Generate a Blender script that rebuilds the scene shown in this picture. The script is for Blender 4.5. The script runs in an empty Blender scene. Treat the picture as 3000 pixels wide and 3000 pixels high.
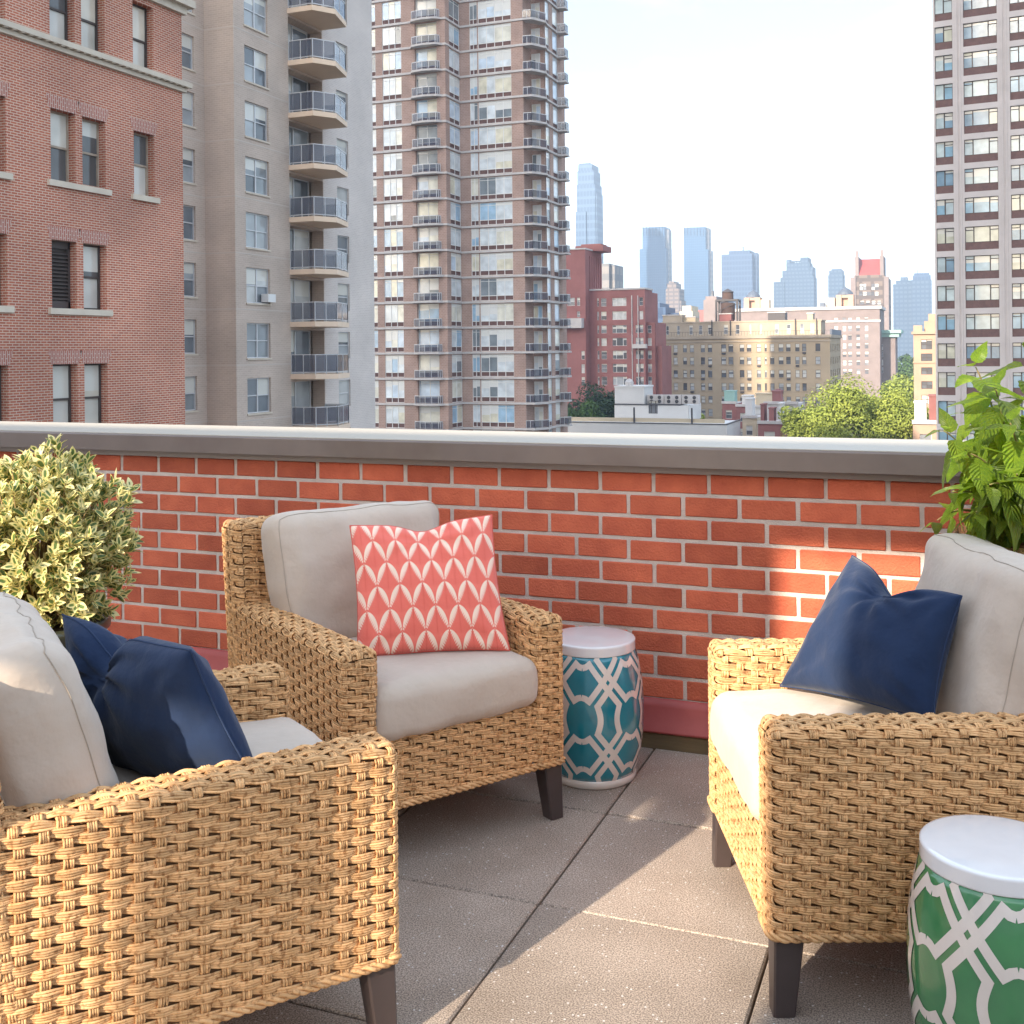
import bpy, bmesh, math, random
from mathutils import Vector, Matrix, noise
R_ = math.radians
scene = bpy.context.scene
COL = scene.collection

# ---------------------------------------------------------------- camera
PSI = R_(21.8)          # the parapet's normal lies this far right of the view axis
FPX = 3250.0            # focal length in photo pixels (3000 px frame)
CH = 1.468              # eye height above the terrace
ROLL = 0.0094
YH = 1025.0             # horizon row at the frame's middle column
FWD = Vector((-math.sin(PSI), math.cos(PSI), 0)); RGT = Vector((math.cos(PSI), math.sin(PSI), 0))
cam_d = bpy.data.cameras.new('camera'); cam = bpy.data.objects.new('camera', cam_d); COL.objects.link(cam)
cam_d.sensor_width = 36; cam_d.lens = FPX / 3000 * 36; cam_d.shift_y = -(1500 - YH) / 3000
cam_d.clip_start = 0.05; cam_d.clip_end = 20000
cam.matrix_world = Matrix.Translation((0, 0, CH)) @ (Matrix.Rotation(PSI, 4, 'Z') @ Matrix.Rotation(R_(90), 4, 'X') @ Matrix.Rotation(-ROLL, 4, 'Z'))
scene.camera = cam

# ---------------------------------------------------------------- sky and sun
SUN_AZ = Vector((-0.276, -0.961, 0)).normalized()     # horizontal direction towards the sun
SUN_EL = R_(24)
sun_dir = Vector((SUN_AZ.x * math.cos(SUN_EL), SUN_AZ.y * math.cos(SUN_EL), math.sin(SUN_EL)))
sd = bpy.data.lights.new('sun', 'SUN'); so = bpy.data.objects.new('sun', sd); COL.objects.link(so)
sd.energy = 3.7; sd.angle = R_(0.8); sd.color = (1.0, 0.86, 0.68)
so.rotation_euler = (-sun_dir).to_track_quat('-Z', 'Y').to_euler(); so.location = (0, 0, 30)

world = bpy.data.worlds.new('World'); scene.world = world; world.use_nodes = True
wt = world.node_tree; wt.nodes.clear()
def wn(t, **k):
    n = wt.nodes.new(t)
    for a, b in k.items(): setattr(n, a, b)
    return n
w_out = wn('ShaderNodeOutputWorld'); w_bg = wn('ShaderNodeBackground')
sky = wn('ShaderNodeTexSky'); sky.sky_type = 'NISHITA'; sky.sun_disc = False
sky.sun_elevation = SUN_EL; sky.sun_rotation = math.atan2(SUN_AZ.x, SUN_AZ.y)
sky.air_density = 1.0; sky.dust_density = 3.0; sky.ozone_density = 1.4
w_bg.inputs['Strength'].default_value = 0.105
tc = wn('ShaderNodeTexCoord'); mp = wn('ShaderNodeMapping'); mp.inputs['Scale'].default_value = (1.0, 1.0, 2.6); mp.inputs['Location'].default_value = (4.2, 6.3, 0.3)
cn = wn('ShaderNodeTexNoise'); cn.inputs['Scale'].default_value = 2.3; cn.inputs['Detail'].default_value = 6; cn.inputs['Roughness'].default_value = 0.55
cr = wn('ShaderNodeValToRGB'); cr.color_ramp.elements[0].position = 0.40; cr.color_ramp.elements[1].position = 0.68
cr.color_ramp.elements[0].color = (0.16, 0.16, 0.16, 1); cr.color_ramp.elements[1].color = (0.88, 0.88, 0.88, 1)
mx = wn('ShaderNodeMix', data_type='RGBA')
mx.inputs[7].default_value = (6.7, 7.6, 8.5, 1)        # thin bright summer cloud veil
wt.links.new(tc.outputs['Generated'], mp.inputs['Vector']); wt.links.new(mp.outputs[0], cn.inputs['Vector'])
wt.links.new(cn.outputs['Fac'], cr.inputs[0]); wt.links.new(cr.outputs[0], mx.inputs[0])
wt.links.new(sky.outputs[0], mx.inputs[6]); wt.links.new(mx.outputs[2], w_bg.inputs['Color']); wt.links.new(w_bg.outputs[0], w_out.inputs[0])
vs = scene.view_settings; vs.view_transform = 'Standard'; vs.look = 'None'; vs.exposure = 1.68; vs.gamma = 1.0; vs.use_curve_mapping = False
cy = scene.cycles
cy.max_bounces = 8; cy.diffuse_bounces = 4; cy.glossy_bounces = 4; cy.transmission_bounces = 4; cy.transparent_max_bounces = 8; cy.volume_bounces = 1
cy.sample_clamp_indirect = 6.0; cy.caustics_reflective = False; cy.caustics_refractive = False

# ---------------------------------------------------------------- pixel helpers (directions only)
def ray(x, y):
    dx, dy = x - 1500.0, y - YH
    dx, dy = dx - ROLL * dy, dy + ROLL * dx
    return FWD + RGT * (dx / FPX) - Vector((0, 0, 1)) * (dy / FPX)
EYE = Vector((0, 0, CH))
def at_z(x, y, z): d = ray(x, y); return EYE + d * ((z - CH) / d.z)
def at_depth(x, y, Z): return EYE + ray(x, y) * Z
def at_Y(x, y, Y): d = ray(x, y); return EYE + d * (Y / d.y)
def at_X(x, y, X): d = ray(x, y); return EYE + d * (X / d.x)
def yh(x): return YH - ROLL * (x - 1500)
def c2w(Xc, Zc, z=0.0): p = RGT * Xc + FWD * Zc; return Vector((p.x, p.y, z))

# ---------------------------------------------------------------- object helpers
def tag(o, label=None, cat=None, group=None, kind=None):
    if label: o['label'] = label
    if cat: o['category'] = cat
    if group: o['group'] = group
    if kind: o['kind'] = kind
    return o
def empty(name, loc=(0, 0, 0), rz=0.0, parent=None):
    o = bpy.data.objects.new(name, None); COL.objects.link(o); o.location = loc; o.rotation_euler = (0, 0, rz)
    o.empty_display_size = 0.1
    if parent: o.parent = parent
    return o
def inst(name, mesh, parent=None, loc=(0, 0, 0), rot=None, mat4=None):
    o = bpy.data.objects.new(name, mesh); COL.objects.link(o)
    if parent: o.parent = parent
    if mat4 is not None: o.matrix_local = mat4
    else:
        o.location = loc
        if rot: o.rotation_euler = rot
    return o
def copy_tree(o, parent=None):
    c = o.copy(); COL.objects.link(c); c.parent = parent
    for ch in list(o.children): copy_tree(ch, c)
    return c

class MB:
    """collects shapes, then links them as ONE mesh"""
    def __init__(s): s.v = []; s.f = []; s.m = []; s.uv = None
    def add(s, vs, fs, mi=0):
        b = len(s.v); s.v.extend(vs); s.f.extend([tuple(i + b for i in f) for f in fs]); s.m.extend([mi] * len(fs)); return s
    def box(s, a, b, mi=0):
        x0, y0, z0 = (min(a[i], b[i]) for i in range(3)); x1, y1, z1 = (max(a[i], b[i]) for i in range(3))
        return s.add([(x0,y0,z0),(x1,y0,z0),(x1,y1,z0),(x0,y1,z0),(x0,y0,z1),(x1,y0,z1),(x1,y1,z1),(x0,y1,z1)],
                     [(0,3,2,1),(4,5,6,7),(0,1,5,4),(1,2,6,5),(2,3,7,6),(3,0,4,7)], mi)
    def bbox(s, a, b, c=0.003, mi=0):
        """box with chamfered edges"""
        lo = [min(a[i], b[i]) for i in range(3)]; hi = [max(a[i], b[i]) for i in range(3)]
        vs = []; idx = {}
        for sx in (0, 1):
            for sy in (0, 1):
                for sz in (0, 1):
                    S = (sx, sy, sz)
                    for ax in range(3):
                        p = [ (hi[i] if S[i] else lo[i]) if i == ax else ((hi[i] - c) if S[i] else (lo[i] + c)) for i in range(3)]
                        idx[(S, ax)] = len(vs); vs.append(tuple(p))
        fs = []
        for ax in range(3):
            o1, o2 = [i for i in range(3) if i != ax]
            for sd_ in (0, 1):
                q = []
                for (p1, p2) in ((0,0),(1,0),(1,1),(0,1)):
                    S = [0,0,0]; S[ax] = sd_; S[o1] = p1; S[o2] = p2; q.append(idx[(tuple(S), ax)])
                fs.append(q)
            for p1 in (0, 1):
                for p2 in (0, 1):
                    S0 = [0,0,0]; S0[o1] = p1; S0[o2] = p2; S1 = S0[:]; S1[ax] = 1
                    fs.append([idx[(tuple(S0), o1)], idx[(tuple(S1), o1)], idx[(tuple(S1), o2)], idx[(tuple(S0), o2)]])
        for sx in (0,1):
            for sy in (0,1):
                for sz in (0,1): fs.append([idx[((sx,sy,sz), ax)] for ax in range(3)])
        return s.add(vs, fs, mi)
    def prism(s, poly, z0, z1, mi=0):
        n = len(poly); vs = [(p[0], p[1], z0) for p in poly] + [(p[0], p[1], z1) for p in poly]
        fs = [tuple(range(n - 1, -1, -1)), tuple(range(n, 2 * n))] + [(i, (i + 1) % n, n + (i + 1) % n, n + i) for i in range(n)]
        return s.add(vs, fs, mi)
    def tube(s, pts, rad, n=5, mi=0, cap=True, up=None):
        pts = [Vector(p) for p in pts]; rings = []; L = len(pts)
        rad = rad if isinstance(rad, (list, tuple)) else [rad] * L
        vs = []; ref = Vector(up) if up else None
        for i, p in enumerate(pts):
            t = (pts[min(i + 1, L - 1)] - pts[max(i - 1, 0)])
            if t.length < 1e-9: t = Vector((0, 0, 1))
            t.normalize()
            if ref is None: ref = t.orthogonal()
            a = ref - t * ref.dot(t)
            if a.length < 1e-6: a = t.orthogonal()
            a.normalize(); b = t.cross(a); ref = a
            for k in range(n):
                th = 2 * math.pi * k / n; vs.append(tuple(p + (a * math.cos(th) + b * math.sin(th)) * rad[i]))
        fs = []
        for i in range(L - 1):
            for k in range(n):
                k2 = (k + 1) % n; fs.append((i*n+k, i*n+k2, (i+1)*n+k2, (i+1)*n+k))
        if cap: fs += [tuple(range(n - 1, -1, -1)), tuple((L-1)*n + k for k in range(n))]
        return s.add(vs, fs, mi)
    def bar(s, a, b, w, mi=0):
        return s.tube([a, b], w * 0.7071, 4, mi)
    def lathe(s, prof, n=32, mi=0, cx=0, cy=0):
        vs = []; fs = []; L = len(prof)
        for (r, z) in prof:
            for k in range(n):
                th = 2 * math.pi * k / n; vs.append((cx + r * math.cos(th), cy + r * math.sin(th), z))
        for i in range(L - 1):
            for k in range(n):
                k2 = (k + 1) % n; fs.append((i*n+k, i*n+k2, (i+1)*n+k2, (i+1)*n+k))
        fs += [tuple(range(n - 1, -1, -1)), tuple((L-1)*n + k for k in range(n))]
        return s.add(vs, fs, mi)
    def mesh(s, name, mats, smooth=False, fixn=False):
        me = bpy.data.meshes.new(name); me.from_pydata([tuple(v) for v in s.v], [], [tuple(f) for f in s.f])
        for m in (mats if isinstance(mats, (list, tuple)) else [mats]): me.materials.append(m)
        if any(s.m): me.polygons.foreach_set('material_index', s.m)
        if s.uv is not None:
            uvl = me.uv_layers.new(name='UVMap'); dat = []
            for l in me.loops: dat.extend(s.uv[l.vertex_index])
            uvl.data.foreach_set('uv', dat)
        if smooth: me.polygons.foreach_set('use_smooth', [True] * len(me.polygons))
        if fixn:
            bm = bmesh.new(); bm.from_mesh(me); bmesh.ops.recalc_face_normals(bm, faces=bm.faces); bm.to_mesh(me); bm.free()
        me.update(); return me
    def build(s, name, mats, parent=None, smooth=False, loc=(0, 0, 0), rot=None, fixn=False):
        return inst(name, s.mesh(name, mats, smooth, fixn), parent, loc, rot)

# ---------------------------------------------------------------- materials
def mat(name, col=(0.5, 0.5, 0.5), rough=0.7, metal=0.0, spec=0.5, var=None, var_scale=8.0, bump=0.0, bump_scale=60.0,
        rnd=0.0, island=0.0, trans=0.0, coat=0.0, sheen=0.0, coords='Object', stretch=(1, 1, 1), detail=4.0):
    """principled; var = second colour mixed in by noise; rnd/island = brightness change per object/per mesh island"""
    m = bpy.data.materials.new(name); m.use_nodes = True; nt = m.node_tree; b = nt.nodes['Principled BSDF']
    b.inputs['Roughness'].default_value = rough; b.inputs['Metallic'].default_value = metal
    b.inputs['Specular IOR Level'].default_value = spec; b.inputs['Coat Weight'].default_value = coat
    b.inputs['Coat Roughness'].default_value = 0.06
    if sheen: b.inputs['Sheen Weight'].default_value = sheen
    L = nt.links.new; N = nt.nodes.new
    def rgb(c):
        n = N('ShaderNodeRGB'); n.outputs[0].default_value = (*c, 1); return n.outputs[0]
    out = rgb(col); tcn = N('ShaderNodeTexCoord'); mpn = N('ShaderNodeMapping'); mpn.inputs['Scale'].default_value = stretch
    L(N('ShaderNodeNewGeometry').outputs['Position'] if coords == 'World' else tcn.outputs[coords], mpn.inputs[0]); vec = mpn.outputs[0]
    if var:
        n = N('ShaderNodeTexNoise'); n.inputs['Scale'].default_value = var_scale; n.inputs['Detail'].default_value = detail; n.inputs['Roughness'].default_value = 0.6
        L(vec, n.inputs['Vector']); r = N('ShaderNodeValToRGB'); r.color_ramp.elements[0].position = 0.34; r.color_ramp.elements[1].position = 0.68
        L(n.outputs['Fac'], r.inputs[0]); x = N('ShaderNodeMix'); x.data_type = 'RGBA'
        L(r.outputs[0], x.inputs[0]); L(out, x.inputs[6]); x.inputs[7].default_value = (*var, 1); out = x.outputs[2]
    if rnd or island:
        h = N('ShaderNodeHueSaturation')
        src = N('ShaderNodeObjectInfo').outputs['Random'] if rnd else N('ShaderNodeNewGeometry').outputs['Random Per Island']
        a = rnd or island
        mm = N('ShaderNodeMapRange'); mm.inputs['To Min'].default_value = 1 - a; mm.inputs['To Max'].default_value = 1 + a
        L(src, mm.inputs['Value']); L(mm.outputs[0], h.inputs['Value']); L(out, h.inputs['Color']); out = h.outputs[0]
    L(out, b.inputs['Base Color'])
    if bump:
        n = N('ShaderNodeTexNoise'); n.inputs['Scale'].default_value = bump_scale; n.inputs['Detail'].default_value = 5
        L(vec, n.inputs['Vector']); bp = N('ShaderNodeBump'); bp.inputs['Strength'].default_value = bump; bp.inputs['Distance'].default_value = 0.01
        L(n.outputs['Fac'], bp.inputs['Height']); L(bp.outputs[0], b.inputs['Normal'])
    if trans:
        o = nt.nodes['Material Output']; t = N('ShaderNodeBsdfTranslucent'); ms = N('ShaderNodeMixShader'); ms.inputs[0].default_value = trans
        L(out, t.inputs['Color']); L(b.outputs[0], ms.inputs[1]); L(t.outputs[0], ms.inputs[2]); L(ms.outputs[0], o.inputs['Surface'])
    m['_col'] = name
    return m
def nodes_of(m): return m.node_tree.nodes, m.node_tree.links.new, m.node_tree.nodes['Principled BSDF']
# ================================================================= TERRACE
def paver_material():
    m = mat('paver_concrete', (0.45, 0.378, 0.32), 0.88, var=(0.29, 0.235, 0.19), var_scale=1.6, coords='World', detail=7, rnd=0.13, bump=0.10, bump_scale=420, spec=0.25)
    N, L, b = nodes_of(m)
    src = b.inputs['Base Color'].links[0].from_socket
    tcn = N.new('ShaderNodeTexCoord'); nz = N.new('ShaderNodeTexNoise'); nz.inputs['Scale'].default_value = 260; nz.inputs['Detail'].default_value = 2
    L(tcn.outputs['Object'], nz.inputs['Vector'])
    rp = N.new('ShaderNodeValToRGB'); rp.color_ramp.elements[0].position = 0.38; rp.color_ramp.elements[0].color = (0.50, 0.48, 0.47, 1); rp.color_ramp.elements[1].position = 0.62; rp.color_ramp.elements[1].color = (1.30, 1.28, 1.26, 1)
    L(nz.outputs['Fac'], rp.inputs[0]); mu = N.new('ShaderNodeMix'); mu.data_type = 'RGBA'; mu.blend_type = 'MULTIPLY'; mu.inputs[0].default_value = 1
    L(src, mu.inputs[6]); L(rp.outputs[0], mu.inputs[7])
    vo = N.new('ShaderNodeTexVoronoi'); vo.inputs['Scale'].default_value = 85; L(tcn.outputs['Object'], vo.inputs['Vector'])
    lt = N.new('ShaderNodeMath'); lt.operation = 'LESS_THAN'; lt.inputs[1].default_value = 0.22; L(vo.outputs['Distance'], lt.inputs[0])
    wsep = N.new('ShaderNodeSeparateColor'); L(vo.outputs['Color'], wsep.inputs[0])
    gt = N.new('ShaderNodeMath'); gt.operation = 'GREATER_THAN'; gt.inputs[1].default_value = 0.86; L(wsep.outputs[0], gt.inputs[0])
    an = N.new('ShaderNodeMath'); an.operation = 'MULTIPLY'; L(lt.outputs[0], an.inputs[0]); L(gt.outputs[0], an.inputs[1])
    mx2 = N.new('ShaderNodeMix'); mx2.data_type = 'RGBA'; L(an.outputs[0], mx2.inputs[0]); L(mu.outputs[2], mx2.inputs[6]); mx2.inputs[7].default_value = (0.62, 0.58, 0.55, 1)
    L(mx2.outputs[2], b.inputs['Base Color'])
    return m
M_paver = paver_material()
M_joint = mat('joint_grit', (0.045, 0.036, 0.03), 0.95)
M_brick = mat('parapet_brick', (0.58, 0.145, 0.074), 0.85, var=(0.44, 0.098, 0.053), var_scale=7, rnd=0.22, coords='World', detail=7, bump=0.55, bump_scale=130, spec=0.3)
M_mortar = mat('mortar', (0.66, 0.58, 0.52), 0.95, var=(0.52, 0.45, 0.40), var_scale=9, detail=8, bump=0.5, bump_scale=180, spec=0.2)
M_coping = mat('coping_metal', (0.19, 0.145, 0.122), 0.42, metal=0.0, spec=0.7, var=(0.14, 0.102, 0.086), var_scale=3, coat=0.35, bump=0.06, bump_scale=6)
M_coptop = mat('coping_sunlit_paint', (0.45, 0.405, 0.345), 0.55, spec=0.5, var=(0.44, 0.40, 0.34), var_scale=2.5, bump=0.05, bump_scale=8)  # coping's sunlit top: its brightness is painted in as a pale colour
M_lip = mat('coping_drip_strip', (0.30, 0.255, 0.23), 0.6)
M_flash = mat('red_flashing', (0.42, 0.085, 0.075), 0.55, var=(0.34, 0.06, 0.055), var_scale=5, bump=0.15, bump_scale=12)
M_sleeper = mat('treated_timber', (0.17, 0.115, 0.055), 0.75, var=(0.11, 0.08, 0.04), var_scale=9, stretch=(0.4, 6, 6), bump=0.3, bump_scale=40)
M_blocker = mat('pale_blocker', (0.76, 0.73, 0.69), 0.9, var=(0.70, 0.67, 0.63), var_scale=2, bump=0.2, bump_scale=60)

floor = tag(MB().box((-7.2, -3.6, -0.30), (4.2, 4.02, -0.052)).build('terrace_floor', M_joint), kind='structure')
PX0, PY0, PP = -1.040, 2.752, 0.6125
pm = []
for i in range(4):
    b = MB(); gx, gy = 0.6065 / 2 - 0.0032, PP / 2 - 0.0032
    b.bbox((-gx, -gy, -0.05), (gx, gy, 0.0), 0.0045); pm.append(b.mesh('paver', M_paver))
rng = random.Random(4)
for i in range(-9, 7):
    for j in range(-9, 2):
        cx_, cy_ = PX0 + (i + 0.5) * 0.6065, PY0 + (j + 0.5) * PP
        o = inst('paver', pm[rng.randrange(4)], floor, (cx_, cy_, rng.uniform(-0.0012, 0.0012)), (rng.uniform(-.0012, .0012), rng.uniform(-.0012, .0012), 0))

# ---- parapet: bricks one by one on a mortar core, metal coping, red base flashing, timber curb
WY = 4.02; BL, BH, BZ0, BJ = 0.2065, 0.0845, 0.167, 0.0150
parapet = tag(empty('parapet_wall', (-1.9, 4.1, 0)), 'low red brick parapet with brown metal coping around the terrace', 'wall')
def pw(o): o.parent = parapet; o.location = Vector(o.location) - Vector((-1.9, 4.1, 0)); return o
pw(MB().box((-7.2, WY + 0.002, -0.3), (4.2, 4.30, 1.04)).build('mortar_core', M_mortar))
def brick_mesh(L, seed):
    r = random.Random(seed); b = MB()
    b.bbox((-L/2, 0, -(BH-BJ)/2), (L/2, 0.05, (BH-BJ)/2), 0.0028)
    b.v = [(x + r.uniform(-.0011, .0011), y + r.uniform(-.0008, .0008), z + r.uniform(-.0011, .0011)) for x, y, z in b.v]
    return b.mesh('brick', M_brick)
bms = [brick_mesh(BL - BJ, s) for s in range(8)]
far = MB(); r = random.Random(9)
for k in range(11):
    zc = BZ0 + (k + 0.5) * BH
    off = (-0.840 if k % 2 == 1 else -0.937)
    for i in range(-32, 26):
        xc = off + (i + 0.5) * BL
        if xc < -7.1 or xc > 4.1: continue
        p = (xc + r.uniform(-.0015, .0015), WY - 0.003 + r.uniform(-.0015, .0015), zc + r.uniform(-.001, .001))
        if -4.45 < xc < 0.42:
            pw(inst('brick', bms[r.randrange(8)], None, p, (0, r.uniform(-.003, .003), r.uniform(-.003, .003))))
        else:
            far.bbox((p[0] - (BL-BJ)/2, p[1], p[2] - (BH-BJ)/2), (p[0] + (BL-BJ)/2, p[1] + 0.05, p[2] + (BH-BJ)/2), 0.0028)
tag(pw(far.build('brick_run', M_brick)), kind='stuff')
cb = MB()
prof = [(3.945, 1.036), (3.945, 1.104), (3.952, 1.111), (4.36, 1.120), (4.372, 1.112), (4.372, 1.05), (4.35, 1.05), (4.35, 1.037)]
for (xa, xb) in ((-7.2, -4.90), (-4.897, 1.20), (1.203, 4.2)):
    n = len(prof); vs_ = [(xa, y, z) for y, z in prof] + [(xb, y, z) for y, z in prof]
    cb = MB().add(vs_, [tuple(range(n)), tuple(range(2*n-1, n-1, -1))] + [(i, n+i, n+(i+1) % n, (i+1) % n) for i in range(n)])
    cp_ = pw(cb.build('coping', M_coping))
    t_ = MB().add([(xa + 0.002, 3.951, 1.1135), (xb - 0.002, 3.951, 1.1135), (xb - 0.002, 4.366, 1.1225), (xa + 0.002, 4.366, 1.1225), (xa + 0.002, 3.951, 1.1105), (xb - 0.002, 3.951, 1.1105), (xb - 0.002, 4.366, 1.1195), (xa + 0.002, 4.366, 1.1195)], [(0, 1, 2, 3), (7, 6, 5, 4), (0, 4, 5, 1), (1, 5, 6, 2), (2, 6, 7, 3), (3, 7, 4, 0)]); pw(t_.build('coping_sunlit_top', M_coptop))  # thin added layer carrying the painted sunlit tone of the coping
pw(MB().box((-7.2, 3.990, 1.010), (4.2, 4.05, 1.0355)).build('drip_strip', M_lip))
fb = MB(); vs_ = []; segs = 90
for i in range(segs + 1):
    x = -7.2 + 11.4 * i / segs
    w1 = noise.noise((x * 1.7, 0, 0)) * 0.004; w2 = noise.noise((x * 2.3, 5, 0)) * 0.006
    for (y, z) in ((4.018, 0.172), (4.004, 0.168), (3.996 + w1, 0.145), (3.985 + w1, 0.085 + w2), (3.968, 0.068 + w2), (3.966, 0.060 + w2), (4.018, 0.058)):
        vs_.append((x, y, z))
fb.add(vs_, [(i*7+k, (i+1)*7+k, (i+1)*7+k+1, i*7+k+1) for i in range(segs) for k in range(6)])
pw(fb.build('base_flashing', M_flash, smooth=True))
pw(MB().bbox((-7.2, 3.974, -0.05), (4.2, 4.03, 0.056), 0.004).build('timber_curb', M_sleeper))

# ---- added unseen screen behind the viewer; openings shaped to let sun patches through
scr = MB(); SY0, SY1 = -2.05, -1.8
def sw(x0, x1, z0, z1): scr.box((x0, SY0, z0), (x1, SY1, z1))
sw(-7.2, -4.45, 0, 3.9); sw(-4.45, -3.72, 3.40, 3.9); sw(-3.72, -3.05, 0, 3.9); sw(-3.05, -2.43, 2.55, 3.9)
sw(-2.43, -2.33, 0, 3.9); sw(-2.33, -1.635, 3.56, 3.9); sw(-1.635, 4.2, 0, 3.38)
tag(scr.build('sun_blocker_screen', M_blocker), 'added unseen screen, its openings cutting sun patches onto the terrace', 'wall')
# ================================================================= WICKER ARMCHAIRS
import numpy as np
def wicker_material():
    m = mat('wicker_strand', (0.73, 0.445, 0.220), 0.72, var=(0.59, 0.33, 0.145), var_scale=26, island=0.26, spec=0.25)
    N, L, b = nodes_of(m); src = b.inputs['Base Color'].links[0].from_socket
    tcn = N.new('ShaderNodeTexCoord'); nz = N.new('ShaderNodeTexNoise'); nz.inputs['Scale'].default_value = 95; nz.inputs['Detail'].default_value = 3; L(tcn.outputs['Object'], nz.inputs['Vector'])
    rp = N.new('ShaderNodeValToRGB'); rp.color_ramp.elements[0].position = 0.33; rp.color_ramp.elements[0].color = (0.56, 0.46, 0.39, 1); rp.color_ramp.elements[1].position = 0.47; rp.color_ramp.elements[1].color = (1, 1, 1, 1)
    L(nz.outputs['Fac'], rp.inputs[0]); mu = N.new('ShaderNodeMix'); mu.data_type = 'RGBA'; mu.blend_type = 'MULTIPLY'; mu.inputs[0].default_value = 1
    L(src, mu.inputs[6]); L(rp.outputs[0], mu.inputs[7]); L(mu.outputs[2], b.inputs['Base Color'])
    return m
M_wick = wicker_material()
M_core = mat('wicker_core', (0.21, 0.105, 0.046), 0.9)
M_leg = mat('leg_brown', (0.060, 0.043, 0.042), 0.42, var=(0.05, 0.036, 0.034), var_scale=12, coat=0.15)
def fabric(name, c, c2, weave=900, bump=0.25, sheen=0.25):
    m = mat(name, c, 0.92, var=c2, var_scale=5, spec=0.15, sheen=sheen)
    N, L, b = nodes_of(m); tcn = N.new('ShaderNodeTexCoord')
    n1 = N.new('ShaderNodeTexNoise'); n1.inputs['Scale'].default_value = 1; n1.inputs['Detail'].default_value = 3
    mp_ = N.new('ShaderNodeMapping'); mp_.inputs['Scale'].default_value = (weave, weave * 0.12, weave * 0.12); L(tcn.outputs['Object'], mp_.inputs[0]); L(mp_.outputs[0], n1.inputs['Vector'])
    n2 = N.new('ShaderNodeTexNoise'); n2.inputs['Scale'].default_value = 9; n2.inputs['Detail'].default_value = 4; L(tcn.outputs['Object'], n2.inputs['Vector'])
    b1 = N.new('ShaderNodeBump'); b1.inputs['Strength'].default_value = bump; b1.inputs['Distance'].default_value = 0.0015; L(n1.outputs['Fac'], b1.inputs['Height'])
    b2 = N.new('ShaderNodeBump'); b2.inputs['Strength'].default_value = 0.38; b2.inputs['Distance'].default_value = 0.03; L(n2.outputs['Fac'], b2.inputs['Height']); L(b1.outputs[0], b2.inputs['Normal'])
    L(b2.outputs[0], b.inputs['Normal']); return m
M_beige = fabric('beige_canvas', (0.56, 0.465, 0.385), (0.51, 0.42, 0.345))
M_navy = fabric('navy_canvas', (0.017, 0.033, 0.080), (0.013, 0.026, 0.065), sheen=0.15)
M_piping = mat('cushion_piping', (0.40, 0.335, 0.275), 0.9)

def rounded_path(pts, r, closed=False, step=0.004):
    """dense plan path with rounded corners -> arrays s, pos(2), normal(2) (normal = right-hand side of travel)"""
    P = [np.array(p, float) for p in pts]; out = []; n = len(P)
    if closed: idx = range(n)
    else: idx = range(1, n - 1)
    segs = []
    def corner(a, b, c):
        d1 = (b - a) / np.linalg.norm(b - a); d2 = (c - b) / np.linalg.norm(c - b)
        p0, p1 = b - d1 * r, b + d2 * r; cen = b - d1 * r + d2 * r
        a0 = p0 - cen; a1 = p1 - cen; th0 = math.atan2(a0[1], a0[0]); th1 = math.atan2(a1[1], a1[0]); dth = (th1 - th0 + math.pi) % (2 * math.pi) - math.pi
        return [cen + r * np.array((math.cos(th0 + dth * t), math.sin(th0 + dth * t))) for t in np.linspace(0, 1, 9)]
    if closed:
        for i in idx: out += corner(P[i - 1], P[i], P[(i + 1) % n])
        out.append(out[0])
    else:
        out.append(P[0])
        for i in idx: out += corner(P[i - 1], P[i], P[i + 1])
        out.append(P[-1])
    A = np.array(out); d = np.r_[0, np.cumsum(np.linalg.norm(np.diff(A, axis=0), axis=1))]
    keep = np.r_[True, np.diff(d) > 1e-7]; A = A[keep]; d = d[keep]
    s = np.arange(0, d[-1], step); x = np.interp(s, d, A[:, 0]); y = np.interp(s, d, A[:, 1])
    tx = np.gradient(x, s); ty = np.gradient(y, s); k = 5
    nx, ny = ty, -tx
    l = np.hypot(nx, ny); return s, x, y, nx / l, ny / l

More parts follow.
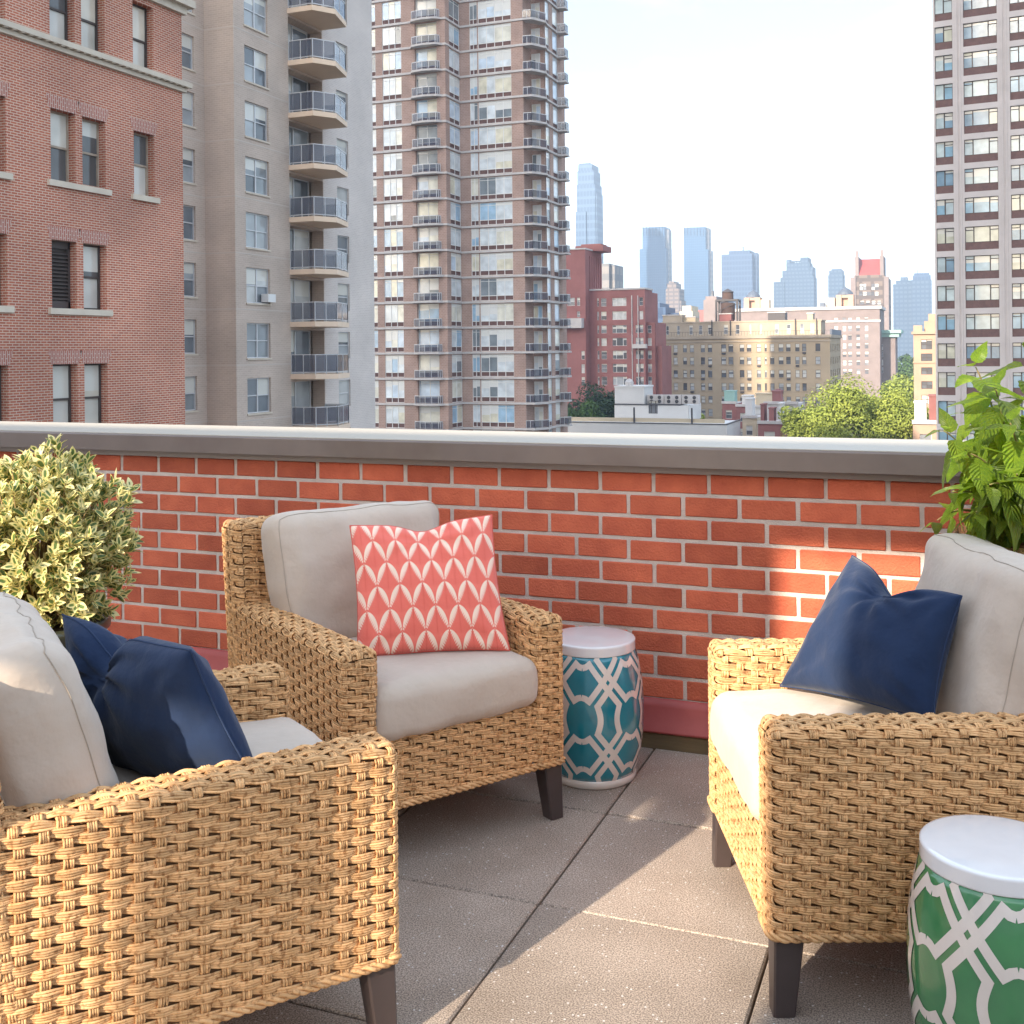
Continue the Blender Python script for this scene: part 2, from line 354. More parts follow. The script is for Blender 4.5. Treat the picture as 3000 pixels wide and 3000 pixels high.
class Weave:
    def __init__(s, seed=1): s.V = []; s.F = []; s.base = 0; s.r = np.random.RandomState(seed)
    def strand(s, c, nrm, r1, r2, n=5):
        L = len(c)
        if L < 3: return
        t = np.gradient(c, axis=0); t /= np.linalg.norm(t, axis=1)[:, None] + 1e-12
        b = np.cross(t, nrm); b /= np.linalg.norm(b, axis=1)[:, None] + 1e-12; a = np.cross(b, t)
        th = np.arange(n) * 2 * math.pi / n + 0.3
        v = c[:, None, :] + a[:, None, :] * (np.cos(th) * r1)[None, :, None] + b[:, None, :] * (np.sin(th) * r2)[None, :, None]
        s.V.append(v.reshape(-1, 3)); i = np.arange(L - 1)[:, None] * n; k = np.arange(n)[None, :]; k2 = (k + 1) % n
        f = np.stack([i + k, i + k2, i + n + k2, i + n + k], -1).reshape(-1, 4) + s.base
        s.F.append(f); s.base += L * n
    def panel(s, S, U0, U1, V0, V1, pu=0.041, pv=0.0185, amp=0.0050, rowstart=None, skew=0.0040, su=None, sv=None, ph=0):
        """plain basket weave: bundles of three strands run along u, bundles of four run along v"""
        nr = max(1, int(round((V1 - V0) / pv))); pv = (V1 - V0) / nr
        for k in range(nr):
            vk = V0 + (k + 0.5) * pv; u0 = U0 if rowstart is None else rowstart(vk)
            u = np.arange(u0, U1, pu / 5.5); 
            if len(u) < 4: continue
            c = np.cos(math.pi * (u / pu + k + ph)); over = 0.5 + 0.5 * c
            fr = ((u / pu + k + ph) / 2 + 0.5) % 1 - 0.5
            jit = s.r.uniform(-.0006, .0006)
            for j in (-1.5, -0.5, 0.5, 1.5):
                wob = 0.0006 * np.sin(u * s.r.uniform(40, 90) + s.r.uniform(0, 6))
                v = vk + jit + j * (0.0034 + 0.0015 * over) + skew * fr * 2 + wob
                w = amp * c * (1.0 - 0.10 * abs(j)) + s.r.uniform(-.0006, .0006)
                p, nm = S(u, v); s.strand(p + nm * w[:, None], nm, 0.0025, 0.0029)
        ns = int((U1 - U0) / pu)
        i0 = math.ceil(U0 / pu - 1e-6); i1 = math.floor(U1 / pu + 1e-6)
        for i in range(i0, i1 + 1):
            ui = i * pu
            if ui < U0 + 0.004 or ui > U1 - 0.004: continue
            v0 = V0
            if rowstart is not None:
                cand = [vv for vv in np.arange(V0, V1, pv) if rowstart(vv + pv / 2) <= ui]
                if not cand: continue
                v0 = cand[0]
            v = np.arange(v0, V1 + 1e-6, pv / 4.0)
            c = -np.cos(math.pi * (i + ((v - V0) / pv - 0.5) + ph))
            tw = s.r.uniform(-.0015, .0015)
            for j in (-1.5, -0.5, 0.5, 1.5):
                u = ui + j * 0.0046 + tw * np.sin(math.pi * (v - V0) / pv * 0.5 + s.r.uniform(0, 6)) + s.r.uniform(-.0006, .0006)
                w = amp * 0.85 * c + s.r.uniform(-.0004, .0004)
                p, nm = S(u, v); s.strand(p + nm * w[:, None], nm, 0.0027, 0.0031, 4)
    def rope(s, S, U0, U1, v, w=0.004, R=0.0058):
        """twisted hem cord"""
        u = np.arange(U0, U1, 0.006)
        for j in range(3):
            a = u / 0.034 * 2 * math.pi / 2.0 + j * 2 * math.pi / 3
            p, nm = S(u, v + R * np.sin(a)); s.strand(p + nm * (w + R * 0.7 * np.cos(a))[:, None], nm, 0.0042, 0.0046, 5)
    def mesh(s, name):
        V = np.concatenate(s.V); F = np.concatenate(s.F); me = bpy.data.meshes.new(name)
        me.vertices.add(len(V)); me.vertices.foreach_set('co', V.ravel())
        me.loops.add(F.size); me.loops.foreach_set('vertex_index', F.ravel().astype(np.int32))
        me.polygons.add(len(F)); me.polygons.foreach_set('loop_start', np.arange(0, F.size, 4, dtype=np.int32))
        me.polygons.foreach_set('use_smooth', np.ones(len(F), bool))
        me.update(calc_edges=True); me.validate(); me.materials.append(M_wick); return me

CW, CD = 0.385, 0.425; AT = 0.112; AH = 0.632; HEM = 0.178; CR = 0.026
def side_surface(path):
    ps, x, y, nx, ny = path
    def S(u, v):
        u = np.broadcast_to(u, np.broadcast(u, v).shape); v = np.broadcast_to(v, u.shape)
        g = lambda a: np.interp(u, ps, a)
        n = np.stack([g(nx), g(ny), np.zeros_like(u)], -1); return np.stack([g(x), g(y), v], -1), n
    return S
def top_surface(x0, x1, y0, y1, z, r, bend_front=True, bend_back=False):
    """rounded cap: u runs along y, v across x; excess bends down over the edges"""
    def S(u, v):
        u = np.broadcast_to(u, np.broadcast(u, v).shape); v = np.broadcast_to(v, u.shape)
        cyy = np.clip(u, y0 + (r if bend_back else -9), y1 - (r if bend_front else -9)); a = (u - cyy) / r
        cxx = np.clip(v, x0 + r, x1 - r); b = (v - cxx) / r
        n = np.stack([np.sin(b) * np.cos(a), np.sin(a), np.cos(a) * np.cos(b)], -1)
        return np.stack([cxx, cyy, np.full_like(u, z - r)], -1) + n * r, n
    return S
def arm_weave(sgn, seed):
    w = Weave(seed); xi, xo = CW - AT, CW; yb, yf = -0.36, CD
    if sgn > 0: pts = [(xi, -0.30), (xi, yf), (xo, yf), (xo, -0.43)]
    else: pts = [(-xo, -0.43), (-xo, yf), (-xi, yf), (-xi, -0.30)]
    path = rounded_path(pts, CR)
    path = (path[0], path[1], path[2], -path[3], -path[4])      # outward normals
    S = side_surface(path); U1 = path[0][-1]; li = yf + 0.30 - 0.02
    if sgn > 0: w.panel(S, 0.0, U1, HEM, AH - CR * 0.8, rowstart=lambda z: 0.0 if z > 0.36 else li)
    else:
        # mirrored travel: the inner side comes last
        w.panel(S, 0.0, U1 - li, HEM, 0.36); w.panel(S, 0.0, U1, 0.36, AH - CR * 0.8, ph=int(round((0.36 - HEM) / 0.0185)) % 2)
    w.rope(S, li if sgn > 0 else 0.0, U1 if sgn > 0 else U1 - li, HEM + 0.002)
    T = top_surface(*( (xi, xo) if sgn > 0 else (-xo, -xi)), yb, yf, AH, CR)
    hb = CR * math.pi / 2 * 0.82
    c0, c1 = ((xi, xo) if sgn > 0 else (-xo, -xi))
    w.panel(T, yb, yf - CR + hb, c0 + CR - hb, c1 - CR + hb, ph=1)
    return w.mesh('weave')
BT = 0.115; BTILT = 0.115
def back_weave(seed):
    w = Weave(seed); z1 = 0.895
    def tilt(S):
        def f(u, v):
            p, n = S(u, v); p = p.copy(); p[:, 1] -= BTILT * (p[:, 2] - HEM); return p, n
        return f
    pts = [(CW, -0.29), (CW, -0.29 - BT), (-CW, -0.29 - BT), (-CW, -0.29)]
    path = rounded_path(pts, CR, closed=True); path = (path[0], path[1], path[2], -path[3], -path[4])
    S = tilt(side_surface(path)); w.panel(S, 0.0, path[0][-1], HEM, z1 - CR * 0.8, su=None); w.rope(S, 0, path[0][-1], HEM + 0.002)
    y0, y1 = -0.29 - BT, -0.29
    def TS(u, v):       # rows run along x on the top of the back
        T = top_surface(y0, y1, -CW, CW, z1, CR, True, True); p, n = T(u, v)
        p = np.stack([p[..., 1], p[..., 0] - BTILT * (p[..., 2] - HEM), p[..., 2]], -1); n = np.stack([n[..., 1], n[..., 0], n[..., 2]], -1); return p, n
    hb = CR * math.pi / 2 * 0.82
    w.panel(TS, -CW + CR - hb, CW - CR + hb, y0 + CR - hb, y1 - CR + hb)
    return w.mesh('weave')
def rail_weave(seed):
    w = Weave(seed); yf = CD - 0.006; zt = 0.365
    def S(u, v):
        u = np.broadcast_to(u, np.broadcast(u, v).shape); v = np.broadcast_to(v, u.shape); r = 0.022
        zz = np.minimum(v, zt - r); a = np.minimum((v - zz) / r, math.pi / 2)
        n = np.stack([np.zeros_like(u), np.cos(a), np.sin(a)], -1)
        return np.stack([u, yf - r + np.cos(a) * r, zz + np.sin(a) * r], -1), n
    w.panel(S, -CW + AT - 0.004, CW - AT + 0.004, HEM, zt + 0.012); w.rope(S, -CW + AT, CW - AT, HEM + 0.002)
    return w.mesh('weave')

def soft_box(name, sx, sy, sz, r, bulge, material, n=22, taper=0.0, seed=0, wr=0.004, pipes=True, sag=0.0):
    """box cushion centred on the origin: broad faces +-z, rounded rim, crowned, slightly wrinkled"""
    b = MB(); key = {}; hx, hy, hz = sx / 2, sy / 2, sz / 2
    def pt(x, y, z):
        q = Vector((max(-hx + r, min(hx - r, x)), max(-hy + r, min(hy - r, y)), max(-hz + r, min(hz - r, z))))
        d = Vector((x, y, z)) - q
        p = q + (d.normalized() * r if d.length > 1e-9 else d)
        fx, fy = 1 - (p.x / hx) ** 2, 1 - (p.y / hy) ** 2
        p.z += math.copysign(1, z) * bulge * max(0, fx) ** 0.7 * max(0, fy) ** 0.7 * (abs(p.z) / hz)
        fz = max(0, 1 - (p.z / hz) ** 2)
        p.x *= 1 + 0.03 * fz + taper * p.y / hy; p.y *= 1 + 0.03 * fz
        edge = max(abs(p.x) / hx, abs(p.y) / hy)
        nv = noise.noise_vector(Vector((p.x * 9, p.y * 9, p.z * 9 + seed * 7))); ns = noise.noise(Vector((p.x * 22 + seed, p.y * 7, p.z * 20)))
        p += nv * wr + Vector((0, 0, 1)) * ns * wr * 1.3 * edge ** 3
        p.z -= sag * max(0, fx)
        return p
    g = [-1 + 2 * i / n for i in range(n + 1)]
    def warp(t): return math.copysign(abs(t) ** 0.8, t)
    for ax in range(3):
        for s in (-1, 1):
            ids = []
            for a in g:
                for c in g:
                    co = [0, 0, 0]; o1, o2 = [(1, 2), (2, 0), (0, 1)][ax]; co[ax] = s; co[o1] = warp(a); co[o2] = warp(c)
                    p = pt(co[0] * hx, co[1] * hy, co[2] * hz); k = (round(co[0], 5), round(co[1], 5), round(co[2], 5))
                    if k not in key: key[k] = len(b.v); b.v.append(tuple(p))
                    ids.append(key[k])
            m = n + 1
            for i in range(n):
                for j in range(n):
                    q = (ids[i*m+j], ids[(i+1)*m+j], ids[(i+1)*m+j+1], ids[i*m+j+1])
                    b.f.append(q if s > 0 else q[::-1]); b.m.append(0)
    me = b.mesh(name, material, smooth=True)
    pm_ = None
    if pipes:
        pb = MB()
        for s in (-1, 1):
            loop = []
            for i in range(160):
                e_, f_ = divmod(i, 40); f_ = -1 + f_ / 20
                cxx, cyy = ((f_, -1), (1, f_), (-f_, 1), (-1, -f_))[e_]
                p = pt(cxx * hx, cyy * hy, s * hz * 0.86); loop.append(p + Vector((p.x / hx, p.y / hy, 0)) * 0.0010)
            loop.append(loop[0]); pb.tube(loop, 0.0012, 5, cap=False)
        pm_ = pb.mesh('seam', M_piping, smooth=True)
    return me, pm_

W_armL, W_armR, W_back, W_rail = arm_weave(-1, 3), arm_weave(1, 5), back_weave(7), rail_weave(9)
def core_box(x0, x1, y0, y1, z0, z1): return MB().bbox((x0, y0, z0), (x1, y1, z1), 0.02)
ins = 0.008
K_armR = core_box(CW - AT + ins, CW - ins, -0.40, CD - ins, HEM, AH - ins).mesh('arm', M_core)
K_armL = core_box(-CW + ins, -CW + AT - ins, -0.40, CD - ins, HEM, AH - ins).mesh('arm', M_core)
kb = core_box(-CW + ins, CW - ins, -0.29 - BT + ins, -0.29 - ins, HEM, 0.895 - ins); kb.v = [(x, y - BTILT * (z - HEM), z) for x, y, z in kb.v]; K_back = kb.mesh('back', M_core)
K_rail = core_box(-CW + AT - 0.01, CW - AT + 0.01, -0.35, CD - 0.016, HEM, 0.352).mesh('front_rail', M_core)
def leg_mesh(sx, sy):
    b = MB(); t, q = 0.034, 0.024; dx, dy = 0.012 * sx, 0.014 * sy
    lv = [(-t, -t, HEM + 0.01), (t, -t, HEM + 0.01), (t, t, HEM + 0.01), (-t, t, HEM + 0.01)]
    c = 0.004
    def ring(h, z, ox, oy): return [(ox + a, oy + b_, z) for a, b_ in ((-h + c, -h), (h - c, -h), (h, -h + c), (h, h - c), (h - c, h), (-h + c, h), (-h, h - c), (-h, -h + c))]
    vs_ = ring(q, 0.0, dx, dy) + ring(t, HEM + 0.012, 0, 0)
    b.add(vs_, [tuple(range(7, -1, -1)), tuple(range(8, 16))] + [(i, (i+1) % 8, 8 + (i+1) % 8, 8 + i) for i in range(8)]); return b.mesh('leg', M_leg)
K_leg = {(sx, sy): leg_mesh(sx, sy) for sx in (-1, 1) for sy in (-1, 1)}
SC = soft_box('seat_cushion', 0.556, 0.735, 0.160, 0.042, 0.015, M_beige, seed=1, wr=0.0045, n=30, pipes=False)

def armchair(center, fwd, label, bc):
    """center, fwd in the camera's plan frame (right, ahead)"""
    f = c2w(*fwd); th = math.atan2(f.y, f.x) - math.pi / 2
    root = tag(empty('wicker_armchair', c2w(*center), th), label, 'armchair', 'wicker armchairs on the terrace')
    for nm, core, wv in (('arm', K_armL, W_armL), ('arm', K_armR, W_armR), ('backrest', K_back, W_back), ('front_rail', K_rail, W_rail)):
        o = inst(nm, core, root); tag(inst('weave', wv, o), kind='stuff')
    for (sx, sy), me in K_leg.items(): inst('leg', me, root, (sx * (CW - 0.042), sy * (CD - 0.042) - (0.03 if sy < 0 else 0), 0))
    s = inst('seat_cushion', SC[0], root, (0, 0.068, 0.443))
    wid, hei, thk, yy, zz, tilt_, seed, roll = bc
    me, pm_ = soft_box('back_cushion', wid, hei, thk, 0.06, 0.035, M_beige, taper=0.05, seed=seed, wr=0.010, n=34)
    o = inst('back_cushion', me, root, (0, yy, zz), (R_(90) + tilt_, roll, 0)); inst('seam', pm_, o)
    return root
chair_mid = armchair((0.1565 - 0.816 * 0.385 - 0.578 * 0.425, 3.483 - 0.578 * 0.385 + 0.816 * 0.425), (0.578, -0.816),
    'wicker armchair with a coral patterned pillow, set across the corner by the brick parapet', (0.60, 0.46, 0.19, -0.230, 0.700, R_(12), 3, 0.0))
chair_right = armchair((0.555 + 0.425, 2.42 + 0.385), (-1, 0),
    'wicker armchair behind the green garden stool, its front in the sun', (0.60, 0.47, 0.20, -0.222, 0.708, R_(13), 8, 0.0))
chair_left = armchair((-0.2486 - 0.524 * 0.385 - 0.852 * 0.425, 2.356 + 0.852 * 0.385 - 0.524 * 0.425), (0.852, 0.524),
    'wicker armchair seen from its outer side beside the variegated shrub', (0.60, 0.46, 0.20, -0.262, 0.688, R_(18), 13, 0.0))
# ================================================================= THROW PILLOWS
def pillow_mesh(name, C, T, material, chop=0.05, chopw=0.30, seed=0, n=40, side=1, wr=0.010, edge_in=0.075, chop_u=0.0):
    """C = corners TL,TR,BR,BL (world); inflated square with pinched corners, a dent in the top edge and folds"""
    TL, TR, BR, BL_ = [Vector(c) for c in C]; cen = (TL + TR + BR + BL_) / 4
    ex = (TR - TL + BR - BL_).normalized(); ey = (TL - BL_ + TR - BR).normalized(); nz = ex.cross(ey).normalized()
    b = MB(); uv = []; ring = {}
    def P(u, v, s):
        pu = u * (1 - edge_in * (1 - v * v)); pv = v * (1 - edge_in * (1 - u * u))
        a, c = (pu + 1) / 2, (pv + 1) / 2
        p = (BL_ * (1 - a) + BR * a) * (1 - c) + (TL * (1 - a) + TR * a) * c
        e = max(0.0, (1 - u * u) * (1 - v * v)); h = T * e ** 0.46 * (1 - 0.25 * math.exp(-((v - 0.95) / 0.5) ** 2) * math.exp(-((u - chop_u) / chopw) ** 2))
        top = max(0, v) ** 2
        p = p - ey * chop * math.exp(-((u - chop_u) / chopw) ** 2) * top
        q = Vector((u * 2.2, v * 2.2, seed * 3.1 + s * 1.7))
        cor = (abs(u) ** 3 * abs(v) ** 3) ** 0.5
        f = noise.noise(q) * wr + noise.noise(Vector((u * 5 + seed, v * 3, s * 4))) * wr * 0.55 * (0.4 + max(abs(u), abs(v)) ** 2)
        # radiating folds from the dent and the corners
        ang = math.atan2(v - 0.75, u - chop_u); rad = math.hypot(v - 0.75, u - chop_u)
        f += 0.006 * math.sin(ang * 9 + seed) * math.exp(-((rad - 0.35) / 0.3) ** 2) * (chop / 0.05)
        for (cu, cv) in ((-1, 1), (1, 1), (1, -1), (-1, -1)):
            rr = math.hypot(u - cu, v - cv); aa = math.atan2(v - cv, u - cu); f += 0.004 * math.sin(aa * 10 + seed + cu) * math.exp(-((rr - 0.4) / 0.28) ** 2)
        return p + nz * s * (h * 0.5 + f * min(1, e * 4))
    g = [math.sin(-math.pi/2 + math.pi * i / n) for i in range(n + 1)]; g = [0.55 * t + 0.45 * (-1 + 2 * i / n) for i, t in enumerate(g)]
    ids = {}
    for s in (1, -1):
        for i, u in enumerate(g):
            for j, v in enumerate(g):
                rim = i in (0, n) or j in (0, n); k = (i, j, 0 if rim else s)
                if k not in ids: ids[k] = len(b.v); b.v.append(tuple(P(u, v, s))); uv.append(((u + 1) / 2, (v + 1) / 2))
        for i in range(n):
            for j in range(n):
                q = [ids[(a, c, 0 if (a in (0, n) or c in (0, n)) else s)] for a, c in ((i, j), (i+1, j), (i+1, j+1), (i, j+1))]
                b.f.append(tuple(q) if s > 0 else tuple(q[::-1])); b.m.append(0)
    b.uv = uv
    base = (BL_ + BR) / 2
    b.v = [tuple(Vector(v) - base) for v in b.v]
    rim = [Vector(b.v[ids[(i, 0, 0)]]) for i in range(n)] + [Vector(b.v[ids[(n, j, 0)]]) for j in range(n)] + [Vector(b.v[ids[(i, n, 0)]]) for i in range(n, 0, -1)] + [Vector(b.v[ids[(0, j, 0)]]) for j in range(n, 0, -1)]
    rim.append(rim[0]); pb = MB(); pb.tube(rim, 0.0022, 5, cap=False)
    return b.mesh(name, material, smooth=True), pb, base
def pillow(label, C, T, material, pipe_mat, **k):
    me, pb, base = pillow_mesh('throw_pillow', C, T, material, **k)
    o = tag(inst('throw_pillow', me, None, base), label, 'pillow')
    inst('edge_seam', pb.mesh('edge_seam', pipe_mat, smooth=True), o); return o

def coral_material():
    m = fabric('coral_print', (0.8, 0.2, 0.15), (0.8, 0.2, 0.15), sheen=0.2); N, L, b = nodes_of(m)
    def M(op, a, b_=None, c=None, clamp=False):
        n = N.new('ShaderNodeMath'); n.operation = op; n.use_clamp = clamp
        for i, x in enumerate((a, b_, c)):
            if x is None: continue
            if isinstance(x, (int, float)): n.inputs[i].default_value = x
            else: L(x, n.inputs[i])
        return n.outputs[0]
    uvn = N.new('ShaderNodeUVMap'); sp = N.new('ShaderNodeSeparateXYZ'); L(uvn.outputs[0], sp.inputs[0])
    NX, NY = 6.4, 5.3
    masks = []
    # scales of two staggered families, each two rows tall: use row height 1 with overlap handled by drawing lower rows last
    def family(shift):
        Y = M('ADD', M('MULTIPLY', sp.outputs[1], 5.6 * 0.5), 0.10 + shift * 0.5)
        X = M('ADD', M('MULTIPLY', sp.outputs[0], NX), 0.12 + shift * 0.5)
        y = M('FRACT', Y); ax = M('ABSOLUTE', M('SUBTRACT', M('FRACT', X), 0.5))
        t = M('MULTIPLY', M('SUBTRACT', y, 0.5), 2.0, clamp=True)
        half = M('MULTIPLY', 0.5, M('POWER', M('SUBTRACT', 1.0, M('POWER', t, 2.3), clamp=True), 0.56))
        inside = M('LESS_THAN', ax, M('SUBTRACT', half, 0.014))
        dn = M('SUBTRACT', 1.0, t)
        env = M('ADD', M('MULTIPLY', 0.46, M('POWER', dn, 1.6)), 0.012)
        saw = M('FRACT', M('ADD', M('MULTIPLY', y, 16.0), M('MULTIPLY', ax, -6.0)))
        frond = M('LESS_THAN', ax, M('ADD', env, M('MULTIPLY', M('POWER', saw, 2.2), M('ADD', 0.03, M('MULTIPLY', M('POWER', dn, 0.7), 0.22)))))
        cream = M('MULTIPLY', M('MULTIPLY', inside, M('SUBTRACT', 1.0, frond)), M('GREATER_THAN', y, 0.5))
        rib = M('MULTIPLY', M('LESS_THAN', M('FRACT', M('ADD', M('MULTIPLY', y, 16.0), M('MULTIPLY', ax, -9.0))), 0.30), M('LESS_THAN', ax, M('ADD', env, 0.06)))
        vein = M('MULTIPLY', M('MAXIMUM', rib, M('LESS_THAN', ax, 0.022)), M('GREATER_THAN', y, 0.42))
        return cream, vein
    c1, v1 = family(0); c2, v2 = family(1)
    cream = M('MAXIMUM', c1, c2)
    mv = N.new('ShaderNodeMix'); mv.data_type = 'RGBA'; L(M('MULTIPLY', M('MAXIMUM', v1, v2), 0.6), mv.inputs[0]); mv.inputs[6].default_value = (0.82, 0.19, 0.145, 1); mv.inputs[7].default_value = (0.62, 0.085, 0.065, 1)
    mx_ = N.new('ShaderNodeMix'); mx_.data_type = 'RGBA'; L(mv.outputs[2], mx_.inputs[6]);  mx_.inputs[7].default_value = (0.88, 0.68, 0.55, 1); L(cream, mx_.inputs[0])
    L(mx_.outputs[2], b.inputs['Base Color']); return m
M_coral = coral_material(); M_coral_pipe = mat('coral_piping', (0.66, 0.12, 0.085), 0.9); M_navy_pipe = mat('navy_piping', (0.018, 0.036, 0.09), 0.9)
def W3(x, y, Z): return at_depth(x, y, Z)
pillow('coral square pillow printed with cream pointed leaf scales', [W3(1025, 1540, 3.53), W3(1441, 1508, 3.60), W3(1494, 1905, 3.46), W3(1046, 1930, 3.38)], 0.15, M_coral, M_coral_pipe, chop=0.028, chopw=0.30, seed=2, edge_in=0.05, wr=0.006)
pillow('navy pillow propped between the armrests behind the green stool', [W3(2497, 1627, 3.10), W3(2818, 1746, 2.68), W3(2735, 2120, 2.60), W3(2285, 2010, 3.03)], 0.17, M_navy, M_navy_pipe, chop=0.055, chopw=0.36, seed=5, side=-1)
pillow('navy pillow leaning on the pale cushion beside the variegated shrub', [W3(183, 1800, 2.62), W3(560, 1905, 2.24), W3(775, 2330, 2.28), W3(355, 2275, 2.66)], 0.19, M_navy, M_navy_pipe, chop=0.085, chopw=0.22, seed=9, chop_u=-0.30)

# ================================================================= CERAMIC GARDEN STOOLS
def ceramic(name, c, c2):
    m = mat(name, c, 0.16, var=c2, var_scale=14, spec=0.6, coat=0.9); m.node_tree.nodes['Principled BSDF'].inputs['Coat Roughness'].default_value = 0.04
    return m
M_cream_glaze = ceramic('cream_glaze', (0.80, 0.71, 0.64), (0.75, 0.66, 0.59)); M_white_glaze = ceramic('white_glaze', (0.84, 0.82, 0.82), (0.80, 0.78, 0.78))
M_teal = ceramic('teal_glaze', (0.010, 0.20, 0.27), (0.016, 0.245, 0.31)); M_green = ceramic('green_glaze', (0.060, 0.25, 0.09), (0.05, 0.21, 0.08))
def stool(label, loc, glaze, spin, H=0.475):
    root = tag(empty('garden_stool', loc), label, 'stool', 'ceramic garden stools')
    RM, RT = 0.175, 0.136
    def rad(z): t = (z - H / 2) / (H / 2); return RM - (RM - RT) * (0.85 * t * t + 0.15 * t ** 4) if abs(t) <= 1 else RT
    prof = [(rad(z), z) for z in [0.028 + (H - 0.062) * i / 26 for i in range(27)]]
    b = MB(); b.lathe([(0.10, 0.03)] + prof + [(0.10, H - 0.034)], 72); b.build('body', glaze, root, smooth=True)
    t = MB(); r0 = rad(H - 0.034)
    t.lathe([(r0 - 0.004, H - 0.036), (r0 + 0.0016, H - 0.034), (r0 + 0.0016, H - 0.031), (r0 + 0.0010, H - 0.007), (r0 + 0.0008, H - 0.002), (r0 - 0.003, H), (r0 - 0.010, H + 0.0008), (r0 * 0.6, H + 0.002), (0.02, H + 0.0025), (0.001, H + 0.0025)], 72)
    t.build('top', M_white_glaze, root, smooth=True)
    f = MB(); r1 = rad(0.028)
    f.lathe([(r1 - 0.02, 0), (r1 - 0.004, 0.0), (r1 + 0.001, 0.004), (r1 + 0.003, 0.016), (r1 + 0.002, 0.027), (r1 - 0.003, 0.030)], 72); f.build('foot_rim', M_cream_glaze, root, smooth=True)
    # glazed strapwork: strips laid on the barrel
    NP = 6; hp = math.pi / NP; UY = 0.240; Z0 = 0.362
    sw_ = 0.0098; d, s_, xc = 0.105, 0.485, 0.28
    yc = d + s_ * (xc - 1)
    def seg(a, c, n=8): return [(a[0] + (c[0] - a[0]) * i / n, a[1] + (c[1] - a[1]) * i / n) for i in range(n + 1)]
    def arc(a, c, bow, n=8):
        out = []
        for i in range(n + 1):
            t_ = i / n; k = math.sin(math.pi * t_); out.append((a[0] + (c[0] - a[0]) * t_ + bow[0] * k, a[1] + (c[1] - a[1]) * t_ + bow[1] * k))
        return out
    xe = 1.42; ye = d + s_ * (xe - 1)
    lines = []
    # octagon crown -> straight strap through the crossing -> waist of the long hexagon -> back to the next crown
    pl = [(0, yc * 0.80), (xc * 0.5, yc * 0.85)] + seg((xc, yc), (xe, ye), 22) + arc((xe, ye), (xe, 1 - ye), (-0.11, 0), 10)[1:-1] + seg((xe, 1 - ye), (xc, 1 - yc), 22) + [(xc * 0.5, 1 - yc * 0.85), (0, 1 - yc * 0.80)]
    lines = [pl, [(2 - x, y) for x, y in pl]]
    def place(th, z, dr=0.0013): r_ = rad(z) + dr; return Vector((r_ * math.cos(th), r_ * math.sin(th), z))
    st = MB()
    def strip(pl):
        pts = [(spin + x * hp, Z0 - y * UY) for x, y in pl]
        P = [(RM * th, z) for th, z in pts]; n = len(P); L_, R_2 = [], []
        for i in range(n):
            a = P[max(i - 1, 0)]; c = P[min(i + 1, n - 1)]
            d1 = (P[i][0] - a[0], P[i][1] - a[1]); d2 = (c[0] - P[i][0], c[1] - P[i][1])
            if i == 0: d1 = d2
            if i == n - 1: d2 = d1
            l1 = math.hypot(*d1) or 1; l2 = math.hypot(*d2) or 1; d1 = (d1[0] / l1, d1[1] / l1); d2 = (d2[0] / l2, d2[1] / l2)
            dx, dz = d1[0] + d2[0], d1[1] + d2[1]; l = math.hypot(dx, dz) or 1; nx, nz = -dz / l, dx / l
            k = 1 / max(0.7, (d1[0] * dx + d1[1] * dz) / l)
            L_.append((P[i][0] + nx * sw_ * k, P[i][1] + nz * sw_ * k)); R_2.append((P[i][0] - nx * sw_ * k, P[i][1] - nz * sw_ * k))
        lo, hi = 0.0285, H - 0.0345
        for i in range(n - 1):
            q = [L_[i], L_[i+1], R_2[i+1], R_2[i]]
            if all(p[1] < lo for p in q) or all(p[1] > hi for p in q): continue
            q = [(p[0], min(hi, max(lo, p[1]))) for p in q]
            vs_ = [tuple(place(p[0] / RM, p[1])) for p in q]; st.add(vs_, [(0, 1, 2, 3)])
    for k in range(NP):
        for row in (-2, -1, 0, 1, 2):
            for pl in lines: strip([(x + 2 * k, y + row) for x, y in pl])
    st.build('strapwork', M_cream_glaze, root, fixn=False)
    return root
stool('teal ceramic garden stool with white strapwork beside the brick parapet', c2w(0.268, 3.835), M_teal, math.atan2(*(lambda v: (v.y, v.x))(c2w(-0.268 - 0.03, -3.835))) - 0.21)
stool('green ceramic garden stool with cream strapwork against the outer wicker arm', c2w(0.958, 2.205), M_green, 0.68)
# ================================================================= PLANTS
def leaf_mesh(name, material, L=1.0, W=0.5, n=6, m=2, fold=0.25, droop=0.25, tip=1.6, base=0.8, serr=0.0, wave=0.0):
    """leaf along +x, up +z; uv = (along, across -1..1 mapped to 0..1)"""
    b = MB(); uv = []
    for i in range(n + 1):
        t = i / n; w = W / 2 * (math.sin(math.pi * t ** base)) ** 0.85 * (1 - 0.35 * t ** tip) if 0 < i < n else 0.0005
        for j in range(-m, m + 1):
            c = j / m; ww = w * (1 + (serr * (1 if i % 2 else -1) if abs(j) == m else 0))
            y = c * ww; z = abs(c) * ww * fold - droop * t * t + wave * math.sin(t * 9) * abs(c) * ww
            b.v.append((t * L - abs(c) * 0.06 * ww, y, z * L)); uv.append((t, 0.5 + 0.5 * c))
    k = 2 * m + 1
    for i in range(n):
        for j in range(k - 1): b.f.append((i*k+j, (i+1)*k+j, (i+1)*k+j+1, i*k+j+1)); b.m.append(0)
    b.uv = uv; return b
